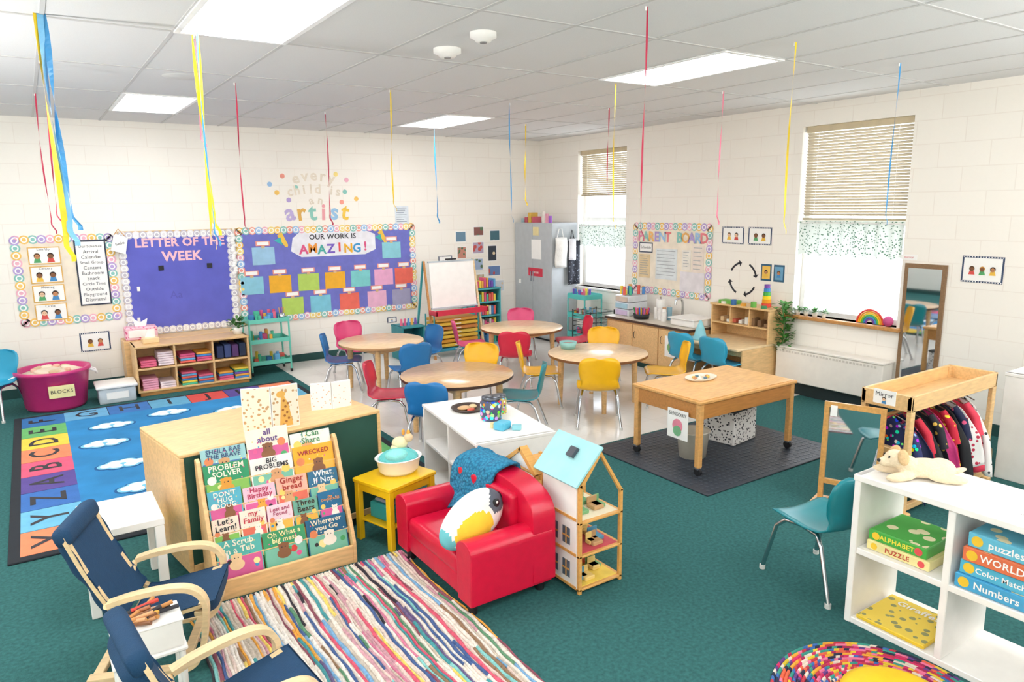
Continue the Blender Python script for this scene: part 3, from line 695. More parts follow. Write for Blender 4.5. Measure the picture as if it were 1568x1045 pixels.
# bucket & bin
b=MB('magenta_storage_tub',(.06,8.45,0)); TM=M('#d0347c',.35,name='magenta_plastic',bump=.1,scale=8)
b.lathe((0,0,0),[(0,0),(.25,0),(.27,.03),(.315,.36),(.335,.37),(.335,.40),(.30,.40),(.255,.04),(0,.035)],TM,40)
b.lathe((0,0,.3),[(0,.07),(.12,.09),(.2,.08),(.29,.05)],M('#e6d3bd',.8,bump=.5)); 
for k in range(9): b.ell((.16*math.cos(k*.7),.16*math.sin(k*.7),.375),(.09,.03,.03),M(['#ecd9c2','#d8c09c','#e9b9a4'][k%3],.8),rot=(0,.3,k))
for s in (-1,1): b.tube([(s*.31,-.06,.36),(s*.37,-.05,.33),(s*.38,0,.30),(s*.37,.05,.33),(s*.31,.06,.36)],.012,WHT2)
Ft=Frame((0,-.305,.2),(1,0,0),(0,0,1)); b.rect(Ft,-.06,-.05,.16,.07,0,M('#f4e7a8',.6),.012); b.text(Ft,'BLOCKS',.05,.01,.05,INK,.014)
b.done()
b=MB('plastic_storage_bin',(.59,8.36,0)); PL=M('#c9d3da',.2,name='clear_plastic',var=.05)
b.prism([(-.17,-.16,0),(.17,-.16,0),(.17,.16,0),(-.17,.16,0)],(0,0,.16),PL,.02); b.b2((-.19,-.18,.16),(.19,.18,.19),WHITE,.01,2); b.b2((-.1,-.165,.05),(.1,-.16,.12),WHT2,0); b.done()

# ---------------------------------------------------------------- green back bookcase
b=MB('green_backed_bookcase',(1.06,4.30,0),math.radians(8.7)); W2,D2,H2=1.2,.68,.71; GB=M('#1d4d42',.7,name='green_felt')
b.b2((-W2/2,-D2/2,H2-.022),(W2/2,D2/2,H2),BIRCH,.005); b.b2((-W2/2,-D2/2,.05),(-W2/2+.022,D2/2,H2-.022),BIRCH); b.b2((W2/2-.022,-D2/2,.05),(W2/2,D2/2,H2-.022),BIRCH)
b.b2((-W2/2+.022,-D2/2+.008,.09),(W2/2-.022,-D2/2+.016,H2-.022),GB,0); b.b2((-W2/2+.022,-D2/2+.004,.05),(W2/2-.022,-D2/2+.02,.09),BIRCH)
b.b2((-W2/2+.022,-D2/2+.016,.05),(W2/2-.022,D2/2-.01,.07),BIRCH); b.b2((-W2/2+.022,-D2/2+.016,.37),(W2/2-.022,D2/2-.01,.39),BIRCH); b.b2((-.01,-D2/2+.016,.07),(.01,D2/2-.01,H2-.022),BIRCH)
for sx in (-.54,.54):
    for sy in (-.28,.28): b.cyl((sx-.012,sy,.025),(sx+.012,sy,.025),.025,BLACK); b.b2((sx-.02,sy-.02,.03),(sx+.02,sy+.02,.05),BLACK)
b.done()
def standbook(name,x,y,z,w,h,ang,mat,spine=.18):
    b=MB(name,(x,y,z),ang)
    for s in (-1,1):
        F=Frame((0,0,0),(math.cos(spine),s*math.sin(spine),0),(0,0,1))
        a0,a1=(0,w) if s>0 else (-w,0)
        b.rect(F,a0,0,a1,h,0,WHT2,.012); b.rect(F,a0+.004,.004,a1-.004,h-.004,.012,mat,.001)
        if name=='open_picture_book' and s>0:   # giraffe illustration on the open page
            gy=M('#e9b45a',.5); gb=M('#a86a32',.5)
            b.poly(F,[(w*.25,h*.0+.01),(w*.75,.01),(w*.62,h*.55),(w*.48,h*.75),(w*.36,h*.72)],.0135,gy,.0005); b.disc(F,w*.36,h*.80,w*.17,.0137,gy,.0005,ry=h*.08)
            for q in range(9): b.disc(F,w*(.40+.05*((q*7)%5)),h*(.08+.07*q),w*.05,.0145,gb,.0004,6)
    return b.done()
standbook('open_picture_book',1.04,4.04,.71,.155,.25,math.radians(-8),spots('picture_page','#f6ead6','#c9a070',38,.3))
standbook('open_board_book',1.47,4.26,.71,.125,.17,math.radians(-8),spots('alphabet_print','#fbf7ee','#e0a58a',46,.2))

# ---------------------------------------------------------------- book display rack
b=MB('book_display_rack'); x0,x1,yf,yb_=.585,1.33,3.585,3.86; ST=.121
for x in (x0,x1-.02):
    b.prism([(x,yf,0),(x,yb_,0),(x,yb_,.675),(x,yb_-.03,.69),(x,yb_-.055,.675),(x,yf,.12)],(.02,0,0),BIRCH,.003)
b.b2((x0+.02,yf,0.0),(x1-.02,yf+.018,.105),BIRCH,.003)
for i in range(5):
    y=yf+.018+i*.048; z=.05+i*ST
    b.b2((x0+.02,y,z-.012),(x1-.02,y+.05,z),BIRCH,.002)
    if i: b.b2((x0+.02,y-.006,z-.012),(x1-.02,y+.004,z+.02),BIRCH,.003)
b.prism([(x0+.02,yf+.08,.05),(x0+.02,yf+.09,.05),(x0+.02,yb_-.01,.66),(x0+.02,yb_-.02,.66)],(x1-x0-.04,0,0),BIRCH)
b.done()
bk=[
 [('A Scrub\nin a Tub','#58b7b0','#f7f2dc'),('Oh What a\nbig mess','#3f9e6a','#f6e9b0'),('Wherever\nyou Go','#23688f','#f1e9cf')],
 [("Let's\nLearn!",'#f4e3cf','#2a2a33'),('my\nFamily','#f6ead8','#c9374a'),('Lost and\nFound','#f2d6e0','#a8305a'),('Three\nBears','#6fb09c','#3a2a22'),('the\nDOGHOUSE','#1f6f9c','#f2a03a')],
 [("DON'T\nHUG\nDOUG",'#59b4cc','#f6f0e4'),('Happy\nBirthday','#f3c6d8','#b82a56'),('Ginger\nbread','#f2b8a2','#a83026'),('What\nIf Not','#2f6f93','#e8f0f2')],
 [('PROBLEM\nSOLVER','#2f9a6a','#f5f2df'),('BIG\nPROBLEMS','#f4f2ec','#2a2a33'),('WRECKED','#f4b22e','#a8342a')],
 [('SHEILA RAE\nTHE BRAVE','#9fd0d4','#35507c'),('all\nabout','#f2ecdc','#6a4a8a'),('I Can\nShare','#eef0ea','#4a8a5a')]]
b=MB('picture_books'); rr=random.Random(5)
for i,row in enumerate(bk):
    y=yf+.022+i*.048; z=.05+i*ST; n=len(row); wtot=x1-x0-.05; x=x0+.03
    for k,(t,c,tc) in enumerate(row):
        w=wtot/n-.008; h=.215+rr.random()*.03
        if i==4: h=.19+.06*(k==1)
        F=Frame((x,y+.012,z),(1,0,0),(0,.24,1)); 
        b.rect(F,0,0,w,h,-.006,M(c,.3,name='book_cover'),.012)
        b.rect(F,.002,.0,w-.002,h-.002,-.0085,WHT2,.003)
        b.rect(F,.006,h*.04,w-.006,h*.60,.006,M(rr.choice(['#f2b84b','#e8705a','#7ac0a8','#f0e6d2','#5a7fb8','#d8609a','#8ac05a']),.4),.0006)
        b.disc(F,w*(.82 if k%2 else .16),h*.66,w*.10,.0067,M(rr.choice(['#f4d06a','#f2f0ec','#e88a5a']),.4),.0005)
        for q in range(9): b.disc(F,w*(.08+.84*rr.random()),h*(.60+.36*rr.random()),w*.018,.0064,M(rr.choice(['#f6efe0','#f4d06a','#e8609a','#3a90c0']),.4),.0003,6)
        cxm=w*(.35+.3*rr.random()); fc=M(rr.choice(['#d8a070','#f2d0a0','#8a5a3a','#f6efe0','#e8a03a']),.4)
        b.disc(F,cxm,h*.44,w*.17,.0072,fc,.0006,ry=h*.12); b.disc(F,cxm,h*.58,w*.12,.0079,fc,.0006); 
        for e in (-1,1): b.disc(F,cxm+e*w*.04,h*.59,w*.015,.0086,INK,.0004,6); b.disc(F,cxm+e*w*.09,h*.64,w*.04,.0076,fc,.0004,8)
        for q in range(4):
            b.disc(F,w*(.12+.76*rr.random()),h*(.30+.24*rr.random()),w*(.04+.05*rr.random()),.0068+.0001*q,M(rr.choice(['#d8403a','#fbe7a0','#3a90c0','#2a2a33','#e8609a','#4aa86a']),.4),.0003)
        nl=t.count('\n')+1
        b.text(F,t,w/2,h*(.84 if nl<3 else .78),min(.044,.104/nl),M(tc,.4),.0095,bold=.02,fit=w*.78)
        x+=w+.008
b.done()

# small white table
b=MB('white_side_table',(.23,3.98,0)); 
b.b2((-.18,-.21,.40),(.18,.21,.44),WHITE,.004)
for sx in (-.155,.155):
    for sy in (-.185,.185): b.b2((sx-.022,sy-.022,0),(sx+.022,sy+.022,.40),WHITE)
b.done()

# ---------------------------------------------------------------- bent birch armchairs (facing +X local)
def smooth(pts,n=6):
    out=[]
    P=[Vector(p) for p in pts]
    for i in range(len(P)-1):
        p0=P[max(0,i-1)];p1=P[i];p2=P[i+1];p3=P[min(len(P)-1,i+2)]
        for k in range(n):
            t=k/n; out.append(.5*((2*p1)+(-p0+p2)*t+(2*p0-5*p1+4*p2-p3)*t*t+(-p0+3*p1-3*p2+p3)*t**3))
    out.append(P[-1]); return out
def armchair(x,y,rz):
    b=MB('child_bentwood_armchair',(x,y,0),rz); fn=lambda a,w,c:(a,w,c)
    for s in (-1,1):
        w0,w1=sorted((s*.225,s*.178))
        b.strip(smooth([(-.16,.345),(-.06,.37),(.08,.385),(.17,.37),(.215,.31),(.21,.21),(.19,.10),(.15,.03),(.08,.012),(-.1,.012),(-.27,.012)]),w0,w1,.022,BIRCHL,fn)
        w0,w1=sorted((s*.174,s*.142))
        b.strip(smooth([(.22,.28),(.1,.25),(-.05,.215),(-.13,.24),(-.18,.33),(-.25,.48),(-.31,.64)]),w0,w1,.016,BIRCHL,fn)
        b.cyl((-.17,s*.15,.30),(-.17,s*.20,.335),.012,BIRCHL)
    for (a,c) in ((.18,.24),(-.1,.21),(-.24,.012),(.10,.012)): b.b2((a-.02,-.18,c-.008 if c>.1 else 0),(a+.02,.18,c+.012),BIRCHL)
    def cush(path,hw,th):
        P=smooth(path,8); n=len(P)-1
        def g(u,v):
            t=v*n; i=min(n-1,int(t)); f=t-i; p=P[i].lerp(P[i+1],f); tg=(P[i+1]-P[i]).normalized(); nn=Vector((-tg.y,tg.x))
            s=(u-.5)*2; e=(1-abs(s)**6)*(1-abs(2*v-1)**10)*(1-.18*math.exp(-((v-.5)*9)**2)); q=p+nn*(-th*e)
            pin=.003*math.sin(v*n*1.1)
            return (q.x+pin,s*hw*(1-.04*abs(2*v-1)**4),q.y)
        def g2(u,v):
            t=v*n; i=min(n-1,int(t)); f=t-i; p=P[i].lerp(P[i+1],f); s=(u-.5)*2
            return (p.x-.004,s*hw*(1-.04*abs(2*v-1)**4),p.y-.004)
        b.grid(g,18,30,NAVY); b.grid(g2,6,24,NAVY)
    cush([(.25,.295),(.1,.265),(-.06,.232),(-.1,.24)],.172,-.085)
    cush([(-.115,.255),(-.165,.33),(-.24,.49),(-.30,.64)],.172,-.085)
    b.box((-.315,0,.635),(.07,.35,.08),NAVY,.03,seg=3,rot=(0,-.3,0))
    b.done()
armchair(.33,3.33,math.radians(-22)); armchair(.43,2.39,math.radians(6))
b=MB('small_white_stool'); b.b2((.08,2.80,.27),(.34,2.97,.29),WHITE,.006)
for sx in (.10,.32):
    for sy in (2.82,2.95): b.cyl((sx,sy,0),(sx,sy,.27),.012,WHITE)
b.done()
b=MB('white_pencil_bin'); b.prism([(.09,2.81,.29),(.33,2.81,.29),(.33,2.96,.29),(.09,2.96,.29)],(0,0,.11),WHITE,.008); b.b2((.085,2.805,.395),(.335,2.965,.405),WHITE)
rr=random.Random(8)
for i in range(30):
    x=.12+rr.random()*.18;y=2.825+rr.random()*.12; b.cyl((x-.04,y,.41+.02*rr.random()),(x+rr.uniform(-.02,.08),y+rr.uniform(-.05,.05),.415+rr.random()*.03),.008,M(rr.choice(['#c98a4a','#b5704a','#d8483a','#8a5a3a','#2a2a33','#e8b04a','#d9a070']),.5),seg=6)
b.done()

# ---------------------------------------------------------------- yellow table
YEL=M('#f6c818',.35,name='yellow_paint',var=.03)
b=MB('yellow_side_table',(1.66,3.775,0),math.radians(18)); b.b2((-.19,-.16,.36),(.19,.16,.385),YEL,.005)
for sx in (-.165,.165):
    for sy in (-.135,.135): b.b2((sx-.018,sy-.018,0),(sx+.018,sy+.018,.36),YEL)
for sy in (-.135,.135): b.b2((-.147,sy-.008,.31),(.147,sy+.008,.36),YEL)
for sx in (-.165,.165): b.b2((sx-.008,-.117,.31),(sx+.008,.117,.36),YEL)
b.b2((-.165,-.135,.12),(.165,.135,.132),YEL); b.done()
WB_=M('#fdfcfa',.5,name='white_enamel',var=.01)
b=MB('white_toy_basin',(1.70,3.80,.385)); b.lathe((0,0,0),[(0,0),(.10,0),(.12,.02),(.135,.09),(.145,.095),(.14,.10),(.125,.09),(.11,.03),(0,.02)],WB_,32,1.,.85)
b.ell((0,0,.09),(.12,.1,.05),M('#6fd0cf',.9,bump=.6,scale=30)); b.ell((-.03,-.04,.12),(.07,.06,.035),M('#8fe0da',.9,bump=.6)); b.done()
b=MB('plush_toy_lamb',(1.74,3.86,.54)); b.ell((0,0,0),(.05,.04,.04),M('#f5e6b8',.9,bump=.5)); b.ell((.05,-.02,.03),(.028,.025,.028),M('#e9c9a0',.9)); b.ell((.05,-.02,.06),(.012,.01,.02),M('#e9a94a',.9)); b.ell((.03,.01,.06),(.01,.01,.02),M('#e9a94a',.9)); b.ell((-.03,0,-.03),(.03,.03,.03),M('#f5e6b8',.9)); b.done()
b=MB('teal_toy_bin',(1.66,3.775,.132),math.radians(18)); b.b2((-.12,-.1,0),(.12,.1,.1),TEAL,.01); b.b2((-.1,-.08,.1),(.1,.08,.12),M('#9aa7b8',.8),.01); b.done()

# ---------------------------------------------------------------- red sofa (facing -X)
b=MB('red_child_sofa',(1.80,3.115,0)); w=.83
b.box((-.02,0,.135),(.44,w-.1,.12),RED,.02,seg=3)                     # base
b.box((-.045,0,.225),(.40,w-.27,.11),RED,.04,seg=4)                    # seat cushion
for s in (-1,1):
    pts=[]
    for i in range(13):
        a=math.pi*i/12; pts.append((-.25,s*.345+.072*math.cos(a),.33+.055*math.sin(a)))
    pts=[(-.25,s*.345+.062,.07)]+pts+[(-.25,s*.345-.062,.07)]
    b.prism(pts,(.48,0,0),RED,.006,2)
# curved back
pts=[(.11,-.413,.08)]
for i in range(41):
    t=i/40; a=math.pi*(1-t); ca,sa=math.cos(a),math.sin(a)
    y=.413*(abs(ca)**.62)*(1 if ca>0 else -1); pts.append((.11,y,.40+.17*(abs(sa)**.8)))
pts.append((.11,.413,.08))
b.prism(pts,(.14,0,0),RED,.006,2)
b.box((.105,0,.40),(.07,w-.27,.24),RED,.034,seg=4)
for sx in (-.2,.2):
    for sy in (-.34,.34): b.cyl((sx,sy,0),(sx,sy,.09),.022,BLACK,.03)
b.done()
b=MB('teal_knit_blanket')
m,nt,bs=newmat('chunky_knit'); tc=nt.nodes.new('ShaderNodeTexCoord'); v=nt.nodes.new('ShaderNodeTexVoronoi'); v.inputs['Scale'].default_value=60
nt.links.new(tc.outputs['Object'],v.inputs['Vector']); r=nt.nodes.new('ShaderNodeValToRGB'); r.color_ramp.elements[0].color=lin('#3aa0c8'); r.color_ramp.elements[1].color=lin('#125a82')
nt.links.new(v.outputs['Distance'],r.inputs[0]); nt.links.new(r.outputs[0],bs.inputs['Base Color']); bs.inputs['Roughness'].default_value=.95
bp=nt.nodes.new('ShaderNodeBump'); bp.invert=True; bp.inputs['Strength'].default_value=.9; bp.inputs['Distance'].default_value=.012; nt.links.new(v.outputs['Distance'],bp.inputs['Height']); nt.links.new(bp.outputs[0],bs.inputs['Normal'])
dp=smooth([(1.80,.30),(1.85,.37),(1.865,.48),(1.885,.57),(1.94,.605),(2.0,.61),(2.06,.58),(2.075,.46),(2.085,.30)],6); nd=len(dp)-1
def fb(u,v):
    t=v*nd;i=min(nd-1,int(t));p=dp[i].lerp(dp[i+1],t-i)
    return (p.x+.006*math.sin(u*17+v*3),3.03+u*.40+.015*math.sin(v*9),p.y+.01*math.sin(u*11)*(1-v)-.03*u*(1 if .3<v<.7 else .4)+.02*math.sin(u*4)*(v<.2))
b.grid(fb,22,40,m,th=-.014); b.done()
# plush bird: white body, yellow bill patch, grey crown with black eyes, aqua base
b=MB('plush_toucan_pillow',(1.69,2.925,.405),math.radians(188)); 
WP=M('#f2f0eb',.9,bump=.3,name='white_plush'); YP=M('#f6d23c',.9,bump=.3,name='yellow_plush'); GP=M('#5d6470',.9,bump=.3,name='grey_plush'); BP=M('#6fc3cc',.9,name='aqua_plush')
bm=bmesh.new(); bmesh.ops.create_uvsphere(bm,u_segments=56,v_segments=40,radius=1)
rot=Euler((0,.38,0)).to_matrix().to_4x4()
groups={}
for f in bm.faces:
    c=f.calc_center_median()
    if (c.x+.80)**2+(c.z-.25)**2<.17: k=GP
    elif c.x>.80: k=BP
    elif (c.x-.22)**2*1.2+(c.z+.02)**2*.75<.36: k=YP
    else: k=WP
    groups.setdefault(k,[]).append([v.index for v in f.verts])
bm.verts.ensure_lookup_table()
vs=[rot@Vector((v.co.x*.20,v.co.y*.095,v.co.z*.125*(1-.12*v.co.x))) for v in bm.verts]
for k,fs in groups.items(): b.add(vs,fs,k,True)
for s in (-1,1): b.ell(rot@Vector((-.125,s*.068,.035)),(.024,.012,.024),BLACK,seg=14); b.ell(rot@Vector((-.128,s*.079,.042)),(.007,.004,.007),WP,seg=8)
b.ell(rot@Vector((-.185,0,.01)),(.03,.03,.022),BLACK)
bm.free(); b.done()

# ---------------------------------------------------------------- dollhouse
b=MB('wooden_dollhouse'); X0,X1,Y0,Y1=2.12,2.41,2.60,2.92; DW=wood('#e3a95c','dollhouse_pine'); zr,ze=.745,.59; xm=(X0+X1)/2-.01
for (x,y,h) in ((X0,Y0,ze),(X1-.02,Y0,.51),(X0,Y1-.02,ze),(X1-.02,Y1-.02,.51)): b.b2((x,y,0),(x+.02,y+.02,h),DW)
for z in (.03,.21,.39):
    b.b2((X0,Y0,z-.012),(X1,Y1,z),DW,.002)
    b.b2((X0+.02,Y0+.02,z),(X1-.02,Y1-.02,z+.002),[M('#f0d05a',.7),M('#d0505c',.7),M('#f2e6c8',.7)][[.03,.21,.39].index(z)],0)
for y in (Y0,Y1-.02):
    b.prism([(X0,y,ze-.01),(X0+.02,y,ze-.02),(xm,y,zr-.025),(X1-.02,y,.50),(X1,y,.50),(xm,y,zr)],(0,.02,0),DW)
# left wall, white with windows
b.b2((X0-.004,Y0+.02,.03),(X0+.004,Y1-.02,ze),WHITE,0)
FL=Frame((X0-.004,0,0),(0,-1,0),(0,0,1))
for z0_ in (.07,.25,.44):
    for ya in (-2.83,-2.73):
        if z0_<.4:
            b.rect(FL,ya,z0_,ya+.06,z0_+.09,0,M('#5c6a78',.4),.002); b.rect(FL,ya+.026,z0_,ya+.034,z0_+.09,.002,DW,.002); b.rect(FL,ya,z0_+.04,ya+.06,z0_+.048,.003,DW,.002)
    b.rect(FL,-2.9,z0_-.045,-2.62,z0_-.03,0,DW,.004)
RT=M('#a5dfe4',.5,name='aqua_roof'); b.prism([(X0-.025,Y0-.01,ze-.01),(X0-.025,Y1+.03,ze-.01),(xm+.01,Y1+.03,zr+.012),(xm+.01,Y0-.01,zr+.012)],(-.008,0,.010),RT,.002)
b.prism([(xm-.08,Y0+.12,.685),(xm-.08,Y0+.17,.685),(xm-.04,Y0+.17,.725),(xm-.04,Y0+.12,.725)],(-.014,0,.012),M('#4a4f58',.5))
# hinged rear wing
for z in (.02,.21,.39,.55): b.b2((X0-.03,Y1+.01,z-.012),(X0+.2,Y1+.28,z),DW)
for (x,y) in ((X0-.03,Y1+.01),(X0-.03,Y1+.26),(X0+.18,Y1+.26),(X0+.18,Y1+.01)): b.b2((x,y,0),(x+.02,y+.02,.56),DW)
b.prism([(X0-.03,Y1+.01,.56),(X0-.03,Y1+.28,.56),(X0-.03,Y1+.145,.65)],(.012,0,0),WHITE)
b.prism([(X0-.04,Y1+.0,.555),(X0-.04,Y1+.02,.54),(X0-.04,Y1+.16,.65),(X0-.04,Y1+.145,.67)],(.05,0,0),DW); b.prism([(X0-.04,Y1+.29,.54),(X0-.04,Y1+.31,.555),(X0-.04,Y1+.145,.67),(X0-.04,Y1+.14,.65)],(.05,0,0),DW)
b.done()
b=MB('dollhouse_furniture'); rr=random.Random(2)
for z in (.032,.212,.392):
    for i in range(5):
        x=X0+.05+rr.random()*.17;y=Y0+.05+rr.random()*.16; s=.02+rr.random()*.015; c=M(rr.choice(['#d8604a','#5aa0c0','#f0d080','#c9a070','#7ab07a']),.6)
        b.b2((x-s,y-s,z),(x+s,y+s,z+.02),c); b.b2((x-s,y+s-.008,z+.02),(x+s,y+s,z+.055),c)
b.done()

# ---------------------------------------------------------------- white shelf behind sofa
b=MB('white_low_shelf',(2.43,4.0,0),math.radians(-90-8.2)) # local front -Y -> faces -X
openshelf(b,1.0,.54,.55,2,2,WHITE,.022)
b.done()
b=MB('round_serving_tray'); b.lathe((2.43,4.22,.55),[(0,.004),(.10,.004),(.115,.02),(.12,.018),(.105,0),(0,0)],M('#4a3a34',.4),30); b.ell((2.4,4.22,.565),(.05,.04,.014),M('#d9b080',.5)); b.ell((2.47,4.22,.565),(.03,.03,.016),M('#e8d0a0',.5)); b.ell((2.42,4.16,.563),(.03,.02,.012),M('#d8604a',.5)); b.done()
b=MB('pom_pom_jar'); c=(2.44,3.93,.55); b.lathe(c,[(0,0),(.068,0),(.073,.01),(.073,.12),(.06,.135)],spots('pompoms','#46506a','#ffffff',38,.5,True,.3),24); b.lathe(c,[(.058,.13),(.062,.13),(.062,.155),(0,.158)],M('#6a6e76',.3,.8),24); b.done()
b=MB('small_glass_jar'); c=(2.57,4.02,.55); b.lathe(c,[(0,0),(.045,0),(.045,.1),(.035,.115)],spots('beads','#c9b060','#ffffff',50,.4,True,.4),20); b.lathe(c,[(.04,.11),(.04,.13),(0,.132)],M('#6a6e76',.3,.8),20); b.done()
b=MB('teal_block_toy'); b.box((2.38,3.7,.575),(.10,.08,.05),M('#5ab9d8',.4),.008,rot=(0,0,.4)); b.box((2.45,3.64,.565),(.06,.06,.03),M('#8fd0dc',.4),.006,rot=(0,0,.9)); b.cyl((2.35,3.76,.55),(2.35,3.76,.58),.02,M('#e9d9a0',.5)); b.done()
b=MB('folded_paper_bundle'); 
b.box((2.35,4.1,.30),(.2,.2,.02),M('#e9e4da',.7),.003,rot=(0,0,-.14)); b.box((2.31,3.82,.315),(.18,.2,.05),M('#f4efe6',.7),.003,rot=(0,0,-.14))
b.done()

# ---------------------------------------------------------------- sensory table
b=MB('wooden_sensory_table',(4.36,3.68,.012)); OAK=wood('#dfa866','honey_oak',.35); OAKD=wood('#c08446','honey_oak_dark',.4)
w,d,h=1.11,.70,.56
b.b2((-w/2,-d/2,h-.025),(w/2,d/2,h),OAK,.006); b.b2((-w/2+.02,-d/2+.02,h),(w/2-.02,d/2-.02,h+.004),wood('#e8b474','lid_wood',.25),.002)
for lo,hi in (((-w/2+.02,-d/2+.02,h-.14),(w/2-.02,-d/2+.04,h-.025)),((-w/2+.02,d/2-.04,h-.14),(w/2-.02,d/2-.02,h-.025)),((-w/2+.02,-d/2+.04,h-.14),(-w/2+.04,d/2-.04,h-.025)),((w/2-.04,-d/2+.04,h-.14),(w/2-.02,d/2-.04,h-.025))): b.b2(lo,hi,OAKD)
for sx in (-w/2+.035,w/2-.035):
    for sy in (-d/2+.035,d/2-.035):
        b.b2((sx-.022,sy-.022,.06),(sx+.022,sy+.022,h-.025),OAK,.006); b.cyl((sx-.012,sy,.03),(sx+.012,sy,.03),.03,BLACK); b.b2((sx-.018,sy-.018,.045),(sx+.018,sy+.018,.06),CHROME)
Fc=Frame((-w/2,-.02,.0),(0,-1,0),(0,0,1))
b.rect(Fc,.02,.24,.22,.46,.0,WHT2,.003); b.disc(Fc,.12,.34,.05,.003,M('#e88aa0',.6)); b.disc(Fc,.12,.30,.04,.005,M('#7ab88a',.6)); b.text(Fc,'SENSORY',.12,.425,.04,INK,.006,fit=.17)
b.done()
b=MB('shell_tray'); b.lathe((4.33,3.80,.577),[(0,.0),(.09,0),(.12,.02),(.125,.018),(.1,-.0)],M('#efe6d2',.5),24,1.2,.8)
for i in range(8): b.ell((4.33+.07*math.cos(i*.8),3.8+.04*math.sin(i*.8),.592),(.018,.014,.01),M(['#c98a5a','#f2e6d2','#5a7a8a','#d8b44a'][i%4],.5),seg=10)
b.done()
b=MB('patterned_storage_cube'); b.box((4.70,3.80,.152),(.34,.30,.28),spots('leopard_print','#efedea','#3a3c42',42,.33),.01,rot=(0,0,.15)); b.box((4.70,3.80,.297),(.35,.31,.02),M('#4a4c50',.7),.006,rot=(0,0,.15)); b.done()
b=MB('cream_bucket_bin'); b.lathe((4.13,3.68,.012),[(0,0),(.11,0),(.13,.2),(.14,.205),(.135,.21),(.12,.2),(.1,.01),(0,.01)],M('#e9e2d2',.5),20,1,.9); b.done()

# ---------------------------------------------------------------- metal cabinet & corner things
b=MB('grey_metal_cabinet',(6.33,8.60,.003)); GM=M('#bcc1c5',.4,.1,name='grey_steel',var=.03)
b.b2((-.22,-.46,.03),(.235,.46,1.70),GM,.006); b.b2((-.2,-.44,0),(.22,.44,.03),BLACK)
for s in (-1,1): b.b2((-.232,min(s*.004,s*.45),.05),(-.22,max(s*.004,s*.45),1.68),GM,.003)
b.b2((-.25,-.04,.85),(-.232,-.02,1.0),CHROME); b.b2((-.25,.02,.85),(-.232,.04,1.0),CHROME)
Fk=Frame((-.232,0,0),(0,-1,0),(0,0,1)); b.rect(Fk,-.02,1.18,.22,1.46,0,WHT2,.003); b.rect(Fk,-.10,.93,.25,1.05,0,M('#d8304a',.5),.004); b.text(Fk,'please',.08,.99,.06,WHT2,.006); b.rect(Fk,.02,1.52,.16,1.64,0,M('#e9d9a0',.6),.003); b.rect(Fk,-.36,.80,-.3,.86,0,WHT2,.003)
b.done()
b=MB('supply_boxes'); rr=random.Random(4)
for i in range(4):
    y=8.62+i*.09; b.b2((6.15,y,1.703),(6.28,y+.07,1.76+rr.random()*.12),M(rr.choice(['#c85a6a','#e9e4da','#4a7aa8','#d8b04a','#a8c0c8']),.6))
for i in range(3): b.cyl((6.2,8.30+i*.08,1.703),(6.2,8.30+i*.08,1.80+.03*i),.025,M(['#9a5ac0','#e8a0b0','#e9e4da'][i],.5))
b.done()
Fy=8.135
b=MB('hanging_tote_bag'); b.grid(lambda u,v:(6.14+u*.19+.01*math.sin(v*6),Fy-.03-.05*math.sin(u*math.pi)*math.sin(v*math.pi),1.50-v*.42),8,8,M('#f2f0ec',.8,bump=.4,scale=14),th=.02); b.tube([(6.18,8.12,1.48),(6.22,8.12,1.62),(6.27,8.12,1.62),(6.30,8.12,1.48)],.006,WHT2); b.done()
b=MB('hanging_apron'); b.grid(lambda u,v:(6.36+u*.2,Fy-.02-.03*math.sin(u*9)*.5-.02,1.45-v*.62),12,8,spots('dark_check_cloth','#2b2e38','#8a90a0',30,.25),th=.012); b.grid(lambda u,v:(6.36+u*.18,Fy-.06-.03*math.sin(u*5),1.48-v*.3),10,6,M('#ecebf0',.8),th=.008); b.tube([(6.42,8.12,1.45),(6.45,8.12,1.6),(6.5,8.12,1.45)],.006,BLACK); b.done()
def cart(x,y,wx,wy,hs,mat):
    b=MB('mint_rolling_cart',(x,y,.003)); hx,hy=wx/2,wy/2
    for sx in (-hx,hx):
        for sy in (-hy,hy): b.tube([(sx,sy,.03),(sx,sy,hs[-1]+.06)],.01,mat); b.cyl((sx-.01,sy,.02),(sx+.01,sy,.02),.02,BLACK)
    for z in hs:
        b.b2((-hx,-hy,z),(hx,hy,z+.006),mat)
        for lo,hi in (((-hx,-hy-.004,z),(hx,-hy,z+.07)),((-hx,hy,z),(hx,hy+.004,z+.07)),((-hx-.004,-hy,z),(-hx,hy,z+.07)),((hx,-hy,z),(hx+.004,hy,z+.07))): b.b2(lo,hi,mat,.001)
    b.done()
cart(6.28,7.62,.3,.36,(.15,.42,.68),M('#58c4be',.4,name='mint_metal_2'))
b=MB('cart_craft_supplies'); rr=random.Random(9)
for z in (.16,.43,.69):
    for i in range(12):
        x=6.17+rr.random()*.2;y=7.5+rr.random()*.24; b.cyl((x,y,z),(x,y,z+.06+rr.random()*.08),.018,M(rr.choice(C+['#f2f0ec','#6ab0d0']),.5),seg=10)
b.done()
b=MB('black_wire_drying_rack',(6.05,7.16,.003))
for sx in (-.2,.2):
    for sy in (-.18,.18): b.tube([(sx,sy,0),(sx,sy,.60)],.008,BLACK,6)
for k in range(9):
    z=.06+k*.065; b.tube([(-.2,-.18,z),(.2,-.18,z),(.2,.18,z),(-.2,.18,z)],.004,BLACK,5,True)
    for j in range(1,6): b.tube([(-.2+j*.066,-.18,z),(-.2+j*.066,.18,z)],.002,CHROME,4)
b.done()
